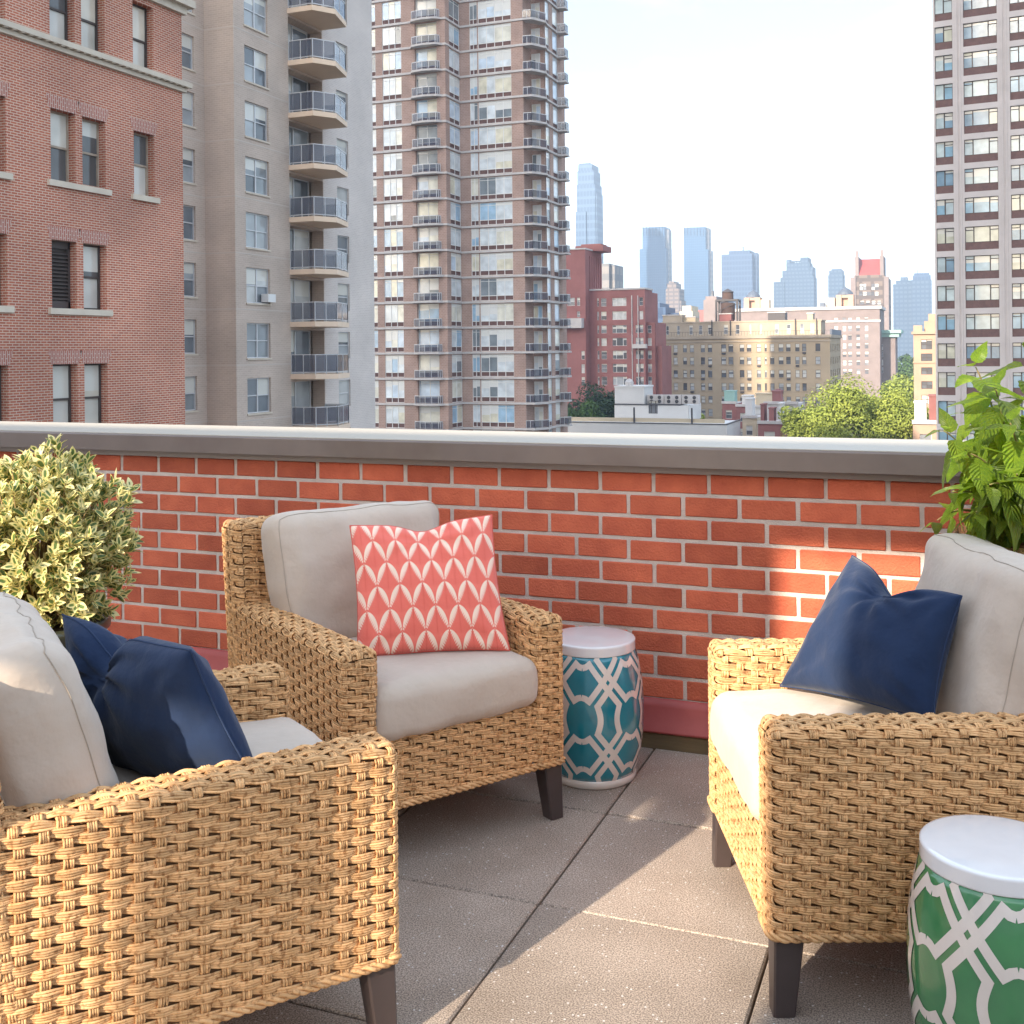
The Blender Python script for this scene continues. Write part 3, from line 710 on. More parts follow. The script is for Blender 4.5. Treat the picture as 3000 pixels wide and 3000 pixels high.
def varieg_material():
    m = mat('variegated_leaf', (0.1, 0.1, 0.1), 0.38, spec=0.5); N, L, b = nodes_of(m)
    uvn = N.new('ShaderNodeUVMap'); sp = N.new('ShaderNodeSeparateXYZ'); L(uvn.outputs[0], sp.inputs[0])
    def M(op, a, b_=None, c=None, clamp=False):
        n = N.new('ShaderNodeMath'); n.operation = op; n.use_clamp = clamp
        for i, x in enumerate((a, b_, c)):
            if x is None: continue
            if isinstance(x, (int, float)): n.inputs[i].default_value = x
            else: L(x, n.inputs[i])
        return n.outputs[0]
    ac = M('ABSOLUTE', M('MULTIPLY', M('SUBTRACT', sp.outputs[1], 0.5), 2.0))
    al = M('ABSOLUTE', M('MULTIPLY', M('SUBTRACT', sp.outputs[0], 0.5), 2.0))
    tcn = N.new('ShaderNodeTexCoord'); nz = N.new('ShaderNodeTexNoise'); nz.inputs['Scale'].default_value = 90; L(tcn.outputs['Object'], nz.inputs['Vector'])
    e = M('ADD', M('MAXIMUM', ac, M('MULTIPLY', al, 0.92)), M('MULTIPLY', M('SUBTRACT', nz.outputs['Fac'], 0.5), 0.5))
    gi = N.new('ShaderNodeNewGeometry'); rnd = gi.outputs['Random Per Island']
    thr = M('SUBTRACT', 0.72, M('MULTIPLY', rnd, 0.62))
    marg = M('MULTIPLY', M('SUBTRACT', e, thr), 9.0, clamp=True)
    g = N.new('ShaderNodeMix'); g.data_type = 'RGBA'; g.inputs[6].default_value = (0.075, 0.115, 0.055, 1); g.inputs[7].default_value = (0.16, 0.26, 0.055, 1); L(nz.outputs['Fac'], g.inputs[0])
    y = N.new('ShaderNodeMix'); y.data_type = 'RGBA'; y.inputs[6].default_value = (0.78, 0.64, 0.20, 1); y.inputs[7].default_value = (0.84, 0.78, 0.42, 1); L(rnd, y.inputs[0])
    x = N.new('ShaderNodeMix'); x.data_type = 'RGBA'; L(marg, x.inputs[0]); L(g.outputs[2], x.inputs[6]); L(y.outputs[2], x.inputs[7]); L(x.outputs[2], b.inputs['Base Color'])
    o = N['Material Output']; t = N.new('ShaderNodeBsdfTranslucent'); ms = N.new('ShaderNodeMixShader'); ms.inputs[0].default_value = 0.32
    L(x.outputs[2], t.inputs['Color']); L(b.outputs[0], ms.inputs[1]); L(t.outputs[0], ms.inputs[2]); L(ms.outputs[0], o.inputs['Surface']); return m
M_varieg = varieg_material()
M_twig = mat('twig', (0.30, 0.20, 0.085), 0.8); M_potdark = mat('dark_pot_glaze', (0.030, 0.034, 0.026), 0.3, var=(0.05, 0.055, 0.04), var_scale=6, coat=0.4)
M_soil = mat('potting_soil', (0.09, 0.05, 0.028), 0.95, bump=0.6, bump_scale=60)
def dir_matrix(p, d, up, s, roll=0.0):
    d = d.normalized(); y = up.cross(d)
    if y.length < 1e-4: y = d.orthogonal()
    y.normalize(); z = d.cross(y); M3 = Matrix((d, y, z)).transposed().to_4x4()
    return Matrix.Translation(p) @ M3 @ Matrix.Rotation(roll, 4, 'X') @ Matrix.Diagonal((s, s, s, 1))

# ---- variegated shrub in a dark pot
SP = c2w(-1.535, 3.60); shrub = tag(empty('variegated_shrub', SP), 'bushy yellow and green variegated shrub in a dark pot', 'shrub')
pot = MB(); pot.lathe([(0.14, 0), (0.15, 0.01), (0.175, 0.3), (0.195, 0.56), (0.212, 0.575), (0.214, 0.60), (0.205, 0.61), (0.188, 0.60), (0.186, 0.57), (0.01, 0.565)], 48); pot.build('pot', M_potdark, shrub, smooth=True)
MB().lathe([(0.186, 0.566), (0.186, 0.576), (0.1, 0.585), (0.002, 0.585)], 32).build('soil', M_soil, shrub, smooth=True)
rs = random.Random(21); cen = Vector((0.0, 0.0, 0.875)); tips = []
camdir = (EYE - (SP + cen)).normalized()
while len(tips) < 1080:
    d = Vector((rs.gauss(0, 1), rs.gauss(0, 1), rs.gauss(0, 1))).normalized()
    lump = 1 + 0.22 * noise.noise(d * 2.1 + Vector((3, 1, 7))) + 0.10 * noise.noise(d * 5)
    rr = (0.40 + 0.60 * rs.random() ** 0.55) * lump
    p = cen + Vector((d.x * 0.292, d.y * 0.292, d.z * 0.285 - 0.05 * (1 - d.z) * 0.5)) * rr
    if p.z < 0.52: continue
    tips.append((p, d, rr))
tw = MB(); hub = Vector((0, 0, 0.62))
for (p, d, rr) in tips:
    if rs.random() < 0.35:
        q = hub.lerp(p, 0.45) + Vector((rs.uniform(-.03, .03), rs.uniform(-.03, .03), 0.03)); tw.tube([hub + Vector((d.x * 0.05, d.y * 0.05, 0)), q, p], [0.0035, 0.0025, 0.0014], 4)
for k in range(7):
    a = k * 0.9; tw.tube([Vector((0.03 * math.cos(a), 0.03 * math.sin(a), 0.57)), Vector((0.07 * math.cos(a), 0.07 * math.sin(a), 0.68)), Vector((0.16 * math.cos(a), 0.16 * math.sin(a), 0.85))], [0.007, 0.006, 0.003], 5)
tag(tw.build('twigs', M_twig, shrub, smooth=True), kind='stuff')
proto = [leaf_mesh('leaf', M_varieg, 1, w, 6, 2, fold=f, droop=dr, base=1.15, tip=3.0) for w, f, dr in ((0.46, 0.30, 0.12), (0.54, 0.22, 0.05), (0.40, 0.4, 0.2), (0.50, 0.15, -0.05))]
pmesh = [p.mesh('leaf', M_varieg, smooth=True) for p in proto]
cand = []; bulk = MB(); bulk.uv = []
for (p, d, rr) in tips:
    axis = (d * 0.75 + Vector((0, 0, 0.55)) + Vector((rs.uniform(-.4, .4), rs.uniform(-.4, .4), rs.uniform(-.2, .3)))).normalized(); a0 = rs.uniform(0, 6.28); o1 = axis.orthogonal().normalized(); o2 = axis.cross(o1)
    for k in range(rs.randint(6, 9)):
        a = a0 + k * 2.4; sp_ = rs.uniform(0.45, 1.25); ld = (axis + (o1 * math.cos(a) + o2 * math.sin(a)) * sp_).normalized()
        s = rs.uniform(0.029, 0.051) * (0.75 if k > 5 else 1); M4 = dir_matrix(p - axis * (0.004 * k), ld, axis, s, rs.uniform(-.4, .4)); front = (p - cen).dot(camdir) + 0.15 * rr
        cand.append((front + rs.uniform(-.05, .05), rs.randrange(4), M4))
cand.sort(key=lambda c: -c[0])
for i, (_, k, M4) in enumerate(cand):
    if i < 280: inst('leaf', pmesh[k], shrub, mat4=M4)
    else:
        bulk.add([tuple(M4 @ Vector(v)) for v in proto[k].v], proto[k].f); bulk.uv.extend(proto[k].uv)
tag(bulk.build('foliage', M_varieg, shrub, smooth=True), kind='stuff')

# ---- broad-leaved shrub in a coir-lined planter by the parapet
def broad_material():
    m = mat('broad_leaf', (0.10, 0.185, 0.022), 0.42, var=(0.18, 0.27, 0.022), var_scale=14, rnd=0.45, spec=0.45); N, L, b = nodes_of(m)
    src = b.inputs['Base Color'].links[0].from_socket
    uvn = N.new('ShaderNodeUVMap'); sp = N.new('ShaderNodeSeparateXYZ'); L(uvn.outputs[0], sp.inputs[0])
    def M(op, a, b_=None, clamp=False):
        n = N.new('ShaderNodeMath'); n.operation = op; n.use_clamp = clamp
        for i, x in enumerate((a, b_)):
            if x is None: continue
            if isinstance(x, (int, float)): n.inputs[i].default_value = x
            else: L(x, n.inputs[i])
        return n.outputs[0]
    ac = M('ABSOLUTE', M('SUBTRACT', sp.outputs[1], 0.5)); ph = M('SUBTRACT', M('MULTIPLY', sp.outputs[0], 9.0), M('MULTIPLY', ac, 5.5))
    v = M('PINGPONG', ph, 0.5); mid = M('MULTIPLY', ac, 22.0, clamp=True); hgt = M('MULTIPLY', M('POWER', M('MULTIPLY', v, 2.0), 0.5), mid)
    bp = N.new('ShaderNodeBump'); bp.inputs['Strength'].default_value = 0.6; bp.inputs['Distance'].default_value = 0.06; L(hgt, bp.inputs['Height']); L(bp.outputs[0], b.inputs['Normal'])
    o = N['Material Output']; t = N.new('ShaderNodeBsdfTranslucent'); ms = N.new('ShaderNodeMixShader'); ms.inputs[0].default_value = 0.42
    hs = N.new('ShaderNodeHueSaturation'); hs.inputs['Value'].default_value = 2.6; hs.inputs['Hue'].default_value = 0.475; L(src, hs.inputs['Color'])
    L(hs.outputs[0], t.inputs['Color']); L(b.outputs[0], ms.inputs[1]); L(t.outputs[0], ms.inputs[2]); L(ms.outputs[0], o.inputs['Surface']); return m
M_broad = broad_material(); M_stem = mat('green_brown_stem', (0.22, 0.15, 0.06), 0.7, var=(0.16, 0.2, 0.05), var_scale=20)
M_coir = mat('coir_liner', (0.27, 0.125, 0.05), 0.95, var=(0.16, 0.07, 0.03), var_scale=60, bump=1.0, bump_scale=120)
M_iron = mat('planter_iron', (0.03, 0.028, 0.026), 0.5)
BPW = c2w(1.50, 3.28); plant = tag(empty('broad_leaved_shrub', BPW), 'tall green broad-leaved shrub in a coir-lined planter by the parapet', 'shrub')
cp = MB(); prof_ = [(0.02, 0.62), (0.10, 0.63), (0.16, 0.70), (0.19, 0.80), (0.20, 0.905), (0.185, 0.915), (0.175, 0.88), (0.01, 0.875)]; cp.lathe(prof_, 40)
rr_ = random.Random(3); cp.v = [(x * (1 + rr_.uniform(-.02, .02)), y * (1 + rr_.uniform(-.02, .02)), z + rr_.uniform(-.006, .006)) for x, y, z in cp.v]; cp.build('coir_basket', M_coir, plant, smooth=True)
ib = MB()
for zz, rad_ in ((0.885, 0.205), (0.76, 0.186), (0.665, 0.14)): ib.tube([(rad_ * math.cos(a * 6.2832 / 36), rad_ * math.sin(a * 6.2832 / 36), zz) for a in range(37)], 0.005, 5)
for k in range(4):
    a = k * 1.5708 + 0.4; ib.tube([(0.17 * math.cos(a), 0.17 * math.sin(a), 0.0), (0.12 * math.cos(a), 0.12 * math.sin(a), 0.4), (0.16 * math.cos(a), 0.16 * math.sin(a), 0.68), (0.206 * math.cos(a), 0.206 * math.sin(a), 0.885)], 0.007, 6)
ib.build('iron_stand', M_iron, plant, smooth=True)
lp = [leaf_mesh('leaf', M_broad, 1, w, 14, 3, fold=f, droop=dr, tip=1.3, base=0.62, serr=0.05, wave=0.10) for w, f, dr in ((0.60, 0.18, 0.22), (0.66, 0.12, 0.38), (0.54, 0.28, 0.30), (0.62, 0.2, 0.12))]
lm = [p.mesh('leaf', M_broad, smooth=True) for p in lp]
rb = random.Random(5)
targets = [(2858, 1075, 3.22, 1), (3010, 1030, 3.2, 1), (2765, 1262, 3.05, .8), (2915, 1135, 3.1, 1), (2960, 1240, 2.98, 1), (2845, 1330, 3.0, 1), (2790, 1440, 3.05, .8), (2900, 1420, 2.95, 1), (2980, 1390, 2.95, 1), (2860, 1500, 3.0, .8),
           (3080, 1150, 3.2, 1), (3100, 1300, 3.15, 1), (2930, 1310, 3.3, 1), (2745, 1525, 3.2, .7), (3060, 1450, 3.0, 1), (2830, 1215, 3.35, .8), (2950, 1520, 3.0, .8)]
sb = 0
for ti, (tx, ty, tz, sc) in enumerate(targets):
    end = at_depth(tx, ty, tz) - BPW; st0 = Vector((rb.uniform(-.06, .06), rb.uniform(-.06, .06), 0.87)); mid = st0.lerp(end, 0.5) + Vector((0, 0, 0.10 + 0.03 * rb.random()))
    pts = []
    for i in range(15):
        t = i / 14; pts.append(st0 * (1 - t) ** 2 + mid * 2 * t * (1 - t) + end * t * t)
    stb = MB(); stb.tube(pts, [0.0055 - 0.0036 * i / 14 for i in range(15)], 6); stb.build('stem', M_stem, plant, smooth=True)
    Ltot = sum((pts[i+1] - pts[i]).length for i in range(14)); npair = max(3, int(Ltot / 0.058)); a0 = rb.uniform(0, 3)
    for k in range(npair + 1):
        t = 1 - k * 0.058 / Ltot
        if t < 0.12: break
        i = min(13, int(t * 14)); p = pts[i].lerp(pts[i+1], t * 14 - i); tg = (pts[i+1] - pts[i]).normalized(); o1 = tg.orthogonal().normalized(); o2 = tg.cross(o1)
        size = (0.070 if k == 0 else 0.120 if k == 1 else 0.152) * sc * rb.uniform(0.85, 1.12)
        for s2 in (0, 1):
            a = a0 + k * 1.5708 + s2 * math.pi + rb.uniform(-.3, .3); out = (o1 * math.cos(a) + o2 * math.sin(a))
            out = out + camdir * 0.25
            ld = (out * (0.7 if k == 0 else 1.0) + tg * (0.9 if k == 0 else 0.25) + Vector((0, 0, -0.2 - 0.28 * min(k, 3)))).normalized(); s = size
            inst('leaf', lm[rb.randrange(4)], plant, mat4=dir_matrix(p + ld * 0.012, ld, Vector((0, 0, 1)) + out * 0.3, s, rb.uniform(-.35, .35)))
# ================================================================= CITY
ZG = -26.0
M_ground = mat('city_ground', (0.10, 0.10, 0.10), 0.95, var=(0.07, 0.075, 0.07), var_scale=0.02)
tag(MB().add([(-4200, -600, ZG), (3200, -600, ZG), (3200, 4600, ZG), (-4200, 4600, ZG)], [(0, 1, 2, 3)]).build('ground', M_ground), kind='structure')

def brickwork(name, c1, c2, mortar, bw=0.205, bh=0.068, ms=0.010, var=0.25, rot=False, stain=None):
    m = mat(name, c1, 0.88, spec=0.25); N, L, b = nodes_of(m)
    tcn = N.new('ShaderNodeTexCoord'); sp = N.new('ShaderNodeSeparateXYZ'); L(tcn.outputs['Object'], sp.inputs[0])
    ad = N.new('ShaderNodeMath'); ad.operation = 'ADD'; L(sp.outputs[0], ad.inputs[0]); L(sp.outputs[1], ad.inputs[1])
    cb_ = N.new('ShaderNodeCombineXYZ')
    if rot: L(ad.outputs[0], cb_.inputs[1]); L(sp.outputs[2], cb_.inputs[0])
    else: L(ad.outputs[0], cb_.inputs[0]); L(sp.outputs[2], cb_.inputs[1])
    bt = N.new('ShaderNodeTexBrick'); bt.inputs['Scale'].default_value = 1; bt.inputs['Brick Width'].default_value = bw; bt.inputs['Row Height'].default_value = bh
    bt.inputs['Mortar Size'].default_value = ms; bt.inputs['Mortar Smooth'].default_value = 0.1
    bt.inputs['Color1'].default_value = (*c1, 1); bt.inputs['Color2'].default_value = (*c2, 1); bt.inputs['Mortar'].default_value = (*mortar, 1); L(cb_.outputs[0], bt.inputs['Vector'])
    nz = N.new('ShaderNodeTexNoise'); nz.inputs['Scale'].default_value = 0.35; nz.inputs['Detail'].default_value = 6; L(tcn.outputs['Object'], nz.inputs['Vector'])
    rp = N.new('ShaderNodeValToRGB'); rp.color_ramp.elements[0].position = 0.3; rp.color_ramp.elements[1].position = 0.72
    lo = 1 - var; rp.color_ramp.elements[0].color = (lo, lo, lo, 1); rp.color_ramp.elements[1].color = (1 + var * 0.5, 1 + var * 0.45, 1 + var * 0.4, 1); L(nz.outputs['Fac'], rp.inputs[0])
    mu = N.new('ShaderNodeMix'); mu.data_type = 'RGBA'; mu.blend_type = 'MULTIPLY'; mu.inputs[0].default_value = 1; L(bt.outputs['Color'], mu.inputs[6]); L(rp.outputs[0], mu.inputs[7]); L(mu.outputs[2], b.inputs['Base Color'])
    bp = N.new('ShaderNodeBump'); bp.inputs['Strength'].default_value = 0.5; bp.inputs['Distance'].default_value = 0.01; bp.invert = True; L(bt.outputs['Fac'], bp.inputs['Height']); L(bp.outputs[0], b.inputs['Normal'])
    return m
def glassy(name, cols, rough=0.08, spec=0.8, metal=0.0, blind=(0.62, 0.60, 0.54), part_blind=0.55):
    """window glass: random pane tones, the pale ones painting in reflected sky, with a blind drawn part of the way down behind many of them"""
    m = mat(name, (0.2, 0.2, 0.2), rough, spec=spec, metal=metal); N, L, b = nodes_of(m)
    def M(op, a, b_=None, clamp=False):
        n = N.new('ShaderNodeMath'); n.operation = op; n.use_clamp = clamp
        for i, x in enumerate((a, b_)):
            if x is None: continue
            if isinstance(x, (int, float)): n.inputs[i].default_value = x
            else: L(x, n.inputs[i])
        return n.outputs[0]
    oi = N.new('ShaderNodeObjectInfo'); gi = N.new('ShaderNodeNewGeometry'); r1 = oi.outputs['Random']; r2 = gi.outputs['Random Per Island']
    rp = N.new('ShaderNodeValToRGB'); rp.color_ramp.interpolation = 'CONSTANT'
    while len(rp.color_ramp.elements) < len(cols): rp.color_ramp.elements.new(0.5)
    for i, c in enumerate(cols): rp.color_ramp.elements[i].position = i / len(cols); rp.color_ramp.elements[i].color = (*c, 1)
    L(M('FRACT', M('ADD', r1, M('MULTIPLY', r2, 0.16))), rp.inputs[0])
    tcn = N.new('ShaderNodeTexCoord'); sp = N.new('ShaderNodeSeparateXYZ'); L(tcn.outputs['Generated'], sp.inputs[0])
    r3 = M('FRACT', M('ADD', M('MULTIPLY', r1, 17.3), M('MULTIPLY', r2, 0.35)))
    drawn = M('GREATER_THAN', sp.outputs[2], M('ADD', 1.0 - part_blind, M('MULTIPLY', r3, part_blind * 1.5)))
    nz = N.new('ShaderNodeTexNoise'); nz.inputs['Scale'].default_value = 0.9; nz.inputs['Detail'].default_value = 2; va = N.new('ShaderNodeVectorMath'); va.operation = 'ADD'; L(tcn.outputs['Object'], va.inputs[0]); L(oi.outputs['Location'], va.inputs[1]); L(va.outputs[0], nz.inputs['Vector'])
    hs = N.new('ShaderNodeHueSaturation'); L(rp.outputs[0], hs.inputs['Color']); L(M('ADD', 0.55, M('MULTIPLY', nz.outputs['Fac'], 0.9)), hs.inputs['Value'])
    x = N.new('ShaderNodeMix'); x.data_type = 'RGBA'; L(drawn, x.inputs[0]); L(hs.outputs[0], x.inputs[6]); x.inputs[7].default_value = (*blind, 1); L(x.outputs[2], b.inputs['Base Color']); return m
M_redbr = brickwork('old_red_brick', (0.50, 0.160, 0.095), (0.38, 0.110, 0.068), (0.62, 0.45, 0.355), ms=0.012, var=0.25)
M_redsol = brickwork('soldier_brick', (0.45, 0.165, 0.12), (0.38, 0.135, 0.10), (0.58, 0.44, 0.38), ms=0.012, var=0.2, rot=True)
M_greybr = brickwork('grey_tan_brick', (0.57, 0.46, 0.385), (0.52, 0.415, 0.345), (0.62, 0.52, 0.445), bw=0.3, bh=0.10, ms=0.012, var=0.16)
M_greylt = brickwork('sunlit_grey_brick', (0.68, 0.60, 0.55), (0.63, 0.55, 0.505), (0.75, 0.68, 0.63), bw=0.3, bh=0.10, ms=0.012, var=0.12)  # end wall's sunlight painted in as a paler grey brick
M_brownbr = brickwork('tower_brown_brick', (0.44, 0.30, 0.25), (0.39, 0.26, 0.215), (0.50, 0.37, 0.32), bw=0.4, bh=0.2, ms=0.02, var=0.2)
M_stone = mat('cream_stone', (0.64, 0.555, 0.45), 0.85, var=(0.55, 0.47, 0.38), var_scale=1.5)
M_string = mat('string_course', (0.55, 0.47, 0.41), 0.85)
M_peach = mat('peach_render', (0.80, 0.62, 0.47), 0.85, var=(0.75, 0.57, 0.42), var_scale=0.8)
M_alu = mat('aluminium', (0.60, 0.60, 0.61), 0.4, metal=0.3)
M_white = mat('white_paint', (0.74, 0.73, 0.71), 0.6); M_dkframe = mat('dark_frame', (0.065, 0.05, 0.045), 0.6); M_woodframe = mat('weathered_frame', (0.46, 0.37, 0.29), 0.8, var=(0.32, 0.25, 0.19), var_scale=3)
M_slab = mat('pale_concrete', (0.58, 0.54, 0.52), 0.85, var=(0.5, 0.46, 0.44), var_scale=1)
M_conc = mat('concrete_frame', (0.54, 0.49, 0.475), 0.85, var=(0.48, 0.435, 0.42), var_scale=0.5)
M_spandrel = mat('brown_spandrel', (0.155, 0.085, 0.075), 0.8, var=(0.12, 0.065, 0.06), var_scale=2)
G_old = glassy('old_window_glass', [(0.62, 0.56, 0.46), (0.60, 0.57, 0.50), (0.10, 0.10, 0.10), (0.55, 0.53, 0.48)], 0.12, 0.6)
G_grey = glassy('window_glass', [(0.10, 0.115, 0.13), (0.34, 0.36, 0.37), (0.16, 0.18, 0.20), (0.48, 0.48, 0.46), (0.22, 0.24, 0.25)], 0.1, 0.8)
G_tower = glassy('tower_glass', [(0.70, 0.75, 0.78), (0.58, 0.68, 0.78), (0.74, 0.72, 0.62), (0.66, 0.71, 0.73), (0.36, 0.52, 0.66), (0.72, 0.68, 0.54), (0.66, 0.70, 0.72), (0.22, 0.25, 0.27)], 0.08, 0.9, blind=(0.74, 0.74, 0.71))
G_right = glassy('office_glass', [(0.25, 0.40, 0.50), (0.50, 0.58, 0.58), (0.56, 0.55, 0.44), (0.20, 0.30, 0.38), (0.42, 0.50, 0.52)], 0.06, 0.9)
G_far = glassy('far_window_glass', [(0.12, 0.13, 0.15), (0.40, 0.42, 0.44), (0.20, 0.21, 0.23), (0.55, 0.55, 0.53), (0.09, 0.09, 0.10)], 0.2, 0.6)
def rail_glass():
    m = mat('balcony_glass', (0.085, 0.095, 0.13), 0.05, spec=0.9); m.node_tree.nodes['Principled BSDF'].inputs['Alpha'].default_value = 0.72; return m
G_rail = rail_glass()

def facade(mb, P0, d, n, W, H, openings, rec, mi=0, z0=None):
    """wall front with recessed openings; P0 lower-left corner, d along, n outward; opening = (u, z, w, h)"""
    P0 = Vector(P0); d = Vector(d); n = Vector(n); up = Vector((0, 0, 1))
    us = sorted({0.0, W} | {round(min(W, max(0, o[0])), 4) for o in openings} | {round(min(W, max(0, o[0] + o[2])), 4) for o in openings})
    zs = sorted({0.0, H} | {round(min(H, max(0, o[1])), 4) for o in openings} | {round(min(H, max(0, o[1] + o[3])), 4) for o in openings})
    def q(u, z, k=0.0): return tuple(P0 + d * u + up * z - n * k)
    for j in range(len(zs) - 1):
        run = None
        for i in range(len(us) - 1):
            cu, cz = (us[i] + us[i+1]) / 2, (zs[j] + zs[j+1]) / 2
            hole = any(o[0] < cu < o[0] + o[2] and o[1] < cz < o[1] + o[3] for o in openings)
            if hole:
                if run is not None: mb.add([q(run, zs[j]), q(us[i], zs[j]), q(us[i], zs[j+1]), q(run, zs[j+1])], [(0, 1, 2, 3)], mi); run = None
            elif run is None: run = us[i]
        if run is not None: mb.add([q(run, zs[j]), q(W, zs[j]), q(W, zs[j+1]), q(run, zs[j+1])], [(0, 1, 2, 3)], mi)
    for (u, z, w, h) in openings:
        a, b_, c, e = (u, z), (u + w, z), (u + w, z + h), (u, z + h)
        for (s, t) in ((a, b_), (b_, c), (c, e), (e, a)): mb.add([q(*s), q(*s, rec), q(*t, rec), q(*t)], [(0, 1, 2, 3)], mi)
_wc = {}
def window_mesh(kind, w, h, frame, glass):
    """w x h unit in the xz plane, lower-left corner at the origin, facing -y"""
    key = (kind, round(w, 2), round(h, 2), frame.name, glass.name)
    if key in _wc: return _wc[key]
    b = MB(); f = 0.055 if min(w, h) > 0.5 else 0.04
    def bar(x0, x1, z0, z1, y0=-0.03, y1=0.05): b.box((x0, y0, z0), (x1, y1, z1), 0)
    def pane(x0, x1, z0, z1, y=0.02): b.add([(x0, y, z0), (x1, y, z0), (x1, y, z1), (x0, y, z1)], [(0, 1, 2, 3)], 1)
    bar(0, f, 0, h); bar(w - f, w, 0, h); bar(f, w - f, 0, f); bar(f, w - f, h - f, h)
    if kind == 'sash':
        bar(f, w - f, h * 0.5 - 0.03, h * 0.5 + 0.03, -0.02, 0.05); pane(f, w - f, f, h * 0.5 - 0.03, 0.03); pane(f, w - f, h * 0.5 + 0.03, h - f, 0.005)
    elif kind == 'sash2':
        bar(w / 2 - 0.04, w / 2 + 0.04, f, h - f)
        for x0, x1 in ((f, w / 2 - 0.04), (w / 2 + 0.04, w - f)):
            bar(x0, x1, h * 0.5 - 0.025, h * 0.5 + 0.025, -0.02, 0.05); pane(x0, x1, f, h * 0.5 - 0.025, 0.03); pane(x0, x1, h * 0.5 + 0.025, h - f, 0.01)
    elif kind == 'slide':
        bar(w * 0.48, w * 0.48 + 0.07, f, h - f); pane(f, w * 0.48, f, h - f, 0.03); pane(w * 0.48 + 0.07, w - f, f, h - f, 0.01)
    elif kind.startswith('bay'):      # bayN: N lights over a row of N panels
        n = int(kind[3:]); sp_ = h * 0.22
        bar(f, w - f, sp_ - 0.04, sp_ + 0.04)
        tr = h * 0.86
        for i in range(n):
            x0 = f + (w - 2 * f) * i / n + (0.035 if i else 0); x1 = f + (w - 2 * f) * (i + 1) / n - (0.035 if i < n - 1 else 0)
            pane(x0, x1, sp_ + 0.04, h - f)
            b.add([(x0, 0.03, f), (x1, 0.03, f), (x1, 0.03, sp_ - 0.04), (x0, 0.03, sp_ - 0.04)], [(0, 1, 2, 3)], 2)
            if i: bar(x0 - 0.07, x0, f, h - f)
        bar(f, w - f, tr, tr + 0.05, -0.02, 0.02)
    elif kind == 'tri':               # side casements with a top light, fixed middle
        a, c = w * 0.26, w * 0.74
        bar(a - 0.05, a + 0.05, f, h - f); bar(c - 0.05, c + 0.05, f, h - f); pane(a + 0.05, c - 0.05, f, h - f)
        for x0, x1 in ((f, a - 0.05), (c + 0.05, w - f)): bar(x0, x1, h * 0.76, h * 0.76 + 0.07); pane(x0, x1, f, h * 0.76); pane(x0, x1, h * 0.76 + 0.07, h - f)
    elif kind == 'duo':
        a = w * 0.5; bar(a - 0.06, a + 0.06, f, h - f); pane(f, a - 0.06, f, h - f); bar(a + 0.06, w - f, h * 0.76, h * 0.76 + 0.07); pane(a + 0.06, w - f, f, h * 0.76); pane(a + 0.06, w - f, h * 0.76 + 0.07, h - f)
    else: pane(f, w - f, f, h - f)
    _wc[key] = b.mesh('window', [frame, glass, M_spandrel]); return _wc[key]
def put_window(parent, P, d, n, kind, w, h, frame, glass, rec, name='window'):
    """P lower-left corner on the wall plane (world), parent at world position parent.location"""
    d = Vector(d); n = Vector(n); o = inst(name, window_mesh(kind, w, h, frame, glass), parent)
    M3 = Matrix((d, -n, Vector((0, 0, 1)))).transposed().to_4x4()
    o.matrix_local = Matrix.Translation(Vector(P) - n * rec - Vector(parent.location)) @ M3; return o
XP, YN = Vector((1, 0, 0)), Vector((0, -1, 0)); DY, DX = Vector((0, 1, 0)), Vector((1, 0, 0))
def part(parent, mb, name, m, smooth=False):
    """mb in world coordinates"""
    L_ = Vector(parent.location); mb.v = [(v[0] - L_.x, v[1] - L_.y, v[2] - L_.z) for v in mb.v]; return mb.build(name, m, parent, smooth)
def zX(px, py, X): return at_X(px, py, X).z
def zY(px, py, Y): return at_Y(px, py, Y).z
def xY(px, Y): return at_Y(px, yh(px), Y).x
def yX(px, X): return at_X(px, yh(px), X).y

# ---------------------------------------------------------------- old red brick building at the left
RX = -21.9; RY1 = yX(541, RX); RY0 = 14.0
rb_ = tag(empty('brick_apartment_building', (RX - 5, 21, ZG)), 'old red brick building with a dentilled cream belt course and recessed sash windows', 'building')
S1 = 0.5176; ops = []; wins = []
def rop(l, r_, t, b__, row, kind='sash', fr=M_woodframe, gl=G_old, oy=0):
    pl, pr = l * S1, r_ * S1; y0, y1 = yX(pl, RX), yX(pr, RX); zt, zb = zX(pl, oy + t * S1, RX), zX(pl, oy + b__ * S1, RX)
    ops.append((y0 - RY0, zb - ZG, y1 - y0, zt - zb)); wins.append((y0, zb, y1 - y0, zt - zb, kind, fr, gl, row))
cols_r1 = [(-95, 45, 515, 955), (298, 438, 612, 1018), (477, 608, 660, 1045), (768, 884, 740, 1100)]
for l, r_, t, b__ in cols_r1: rop(l, r_, t, b__, 1)
zt1, zb1 = wins[1][1] + wins[1][3], wins[1][1]; hh1 = zt1 - zb1
zr2t = zX(308 * S1, 650 + 100 * S1, RX); zr2b = zX(308 * S1, 650 + 488 * S1, RX); zr3t = zX(315 * S1, 650 + 806 * S1, RX); zr0b = zX(300 * S1, 245 * S1, RX)
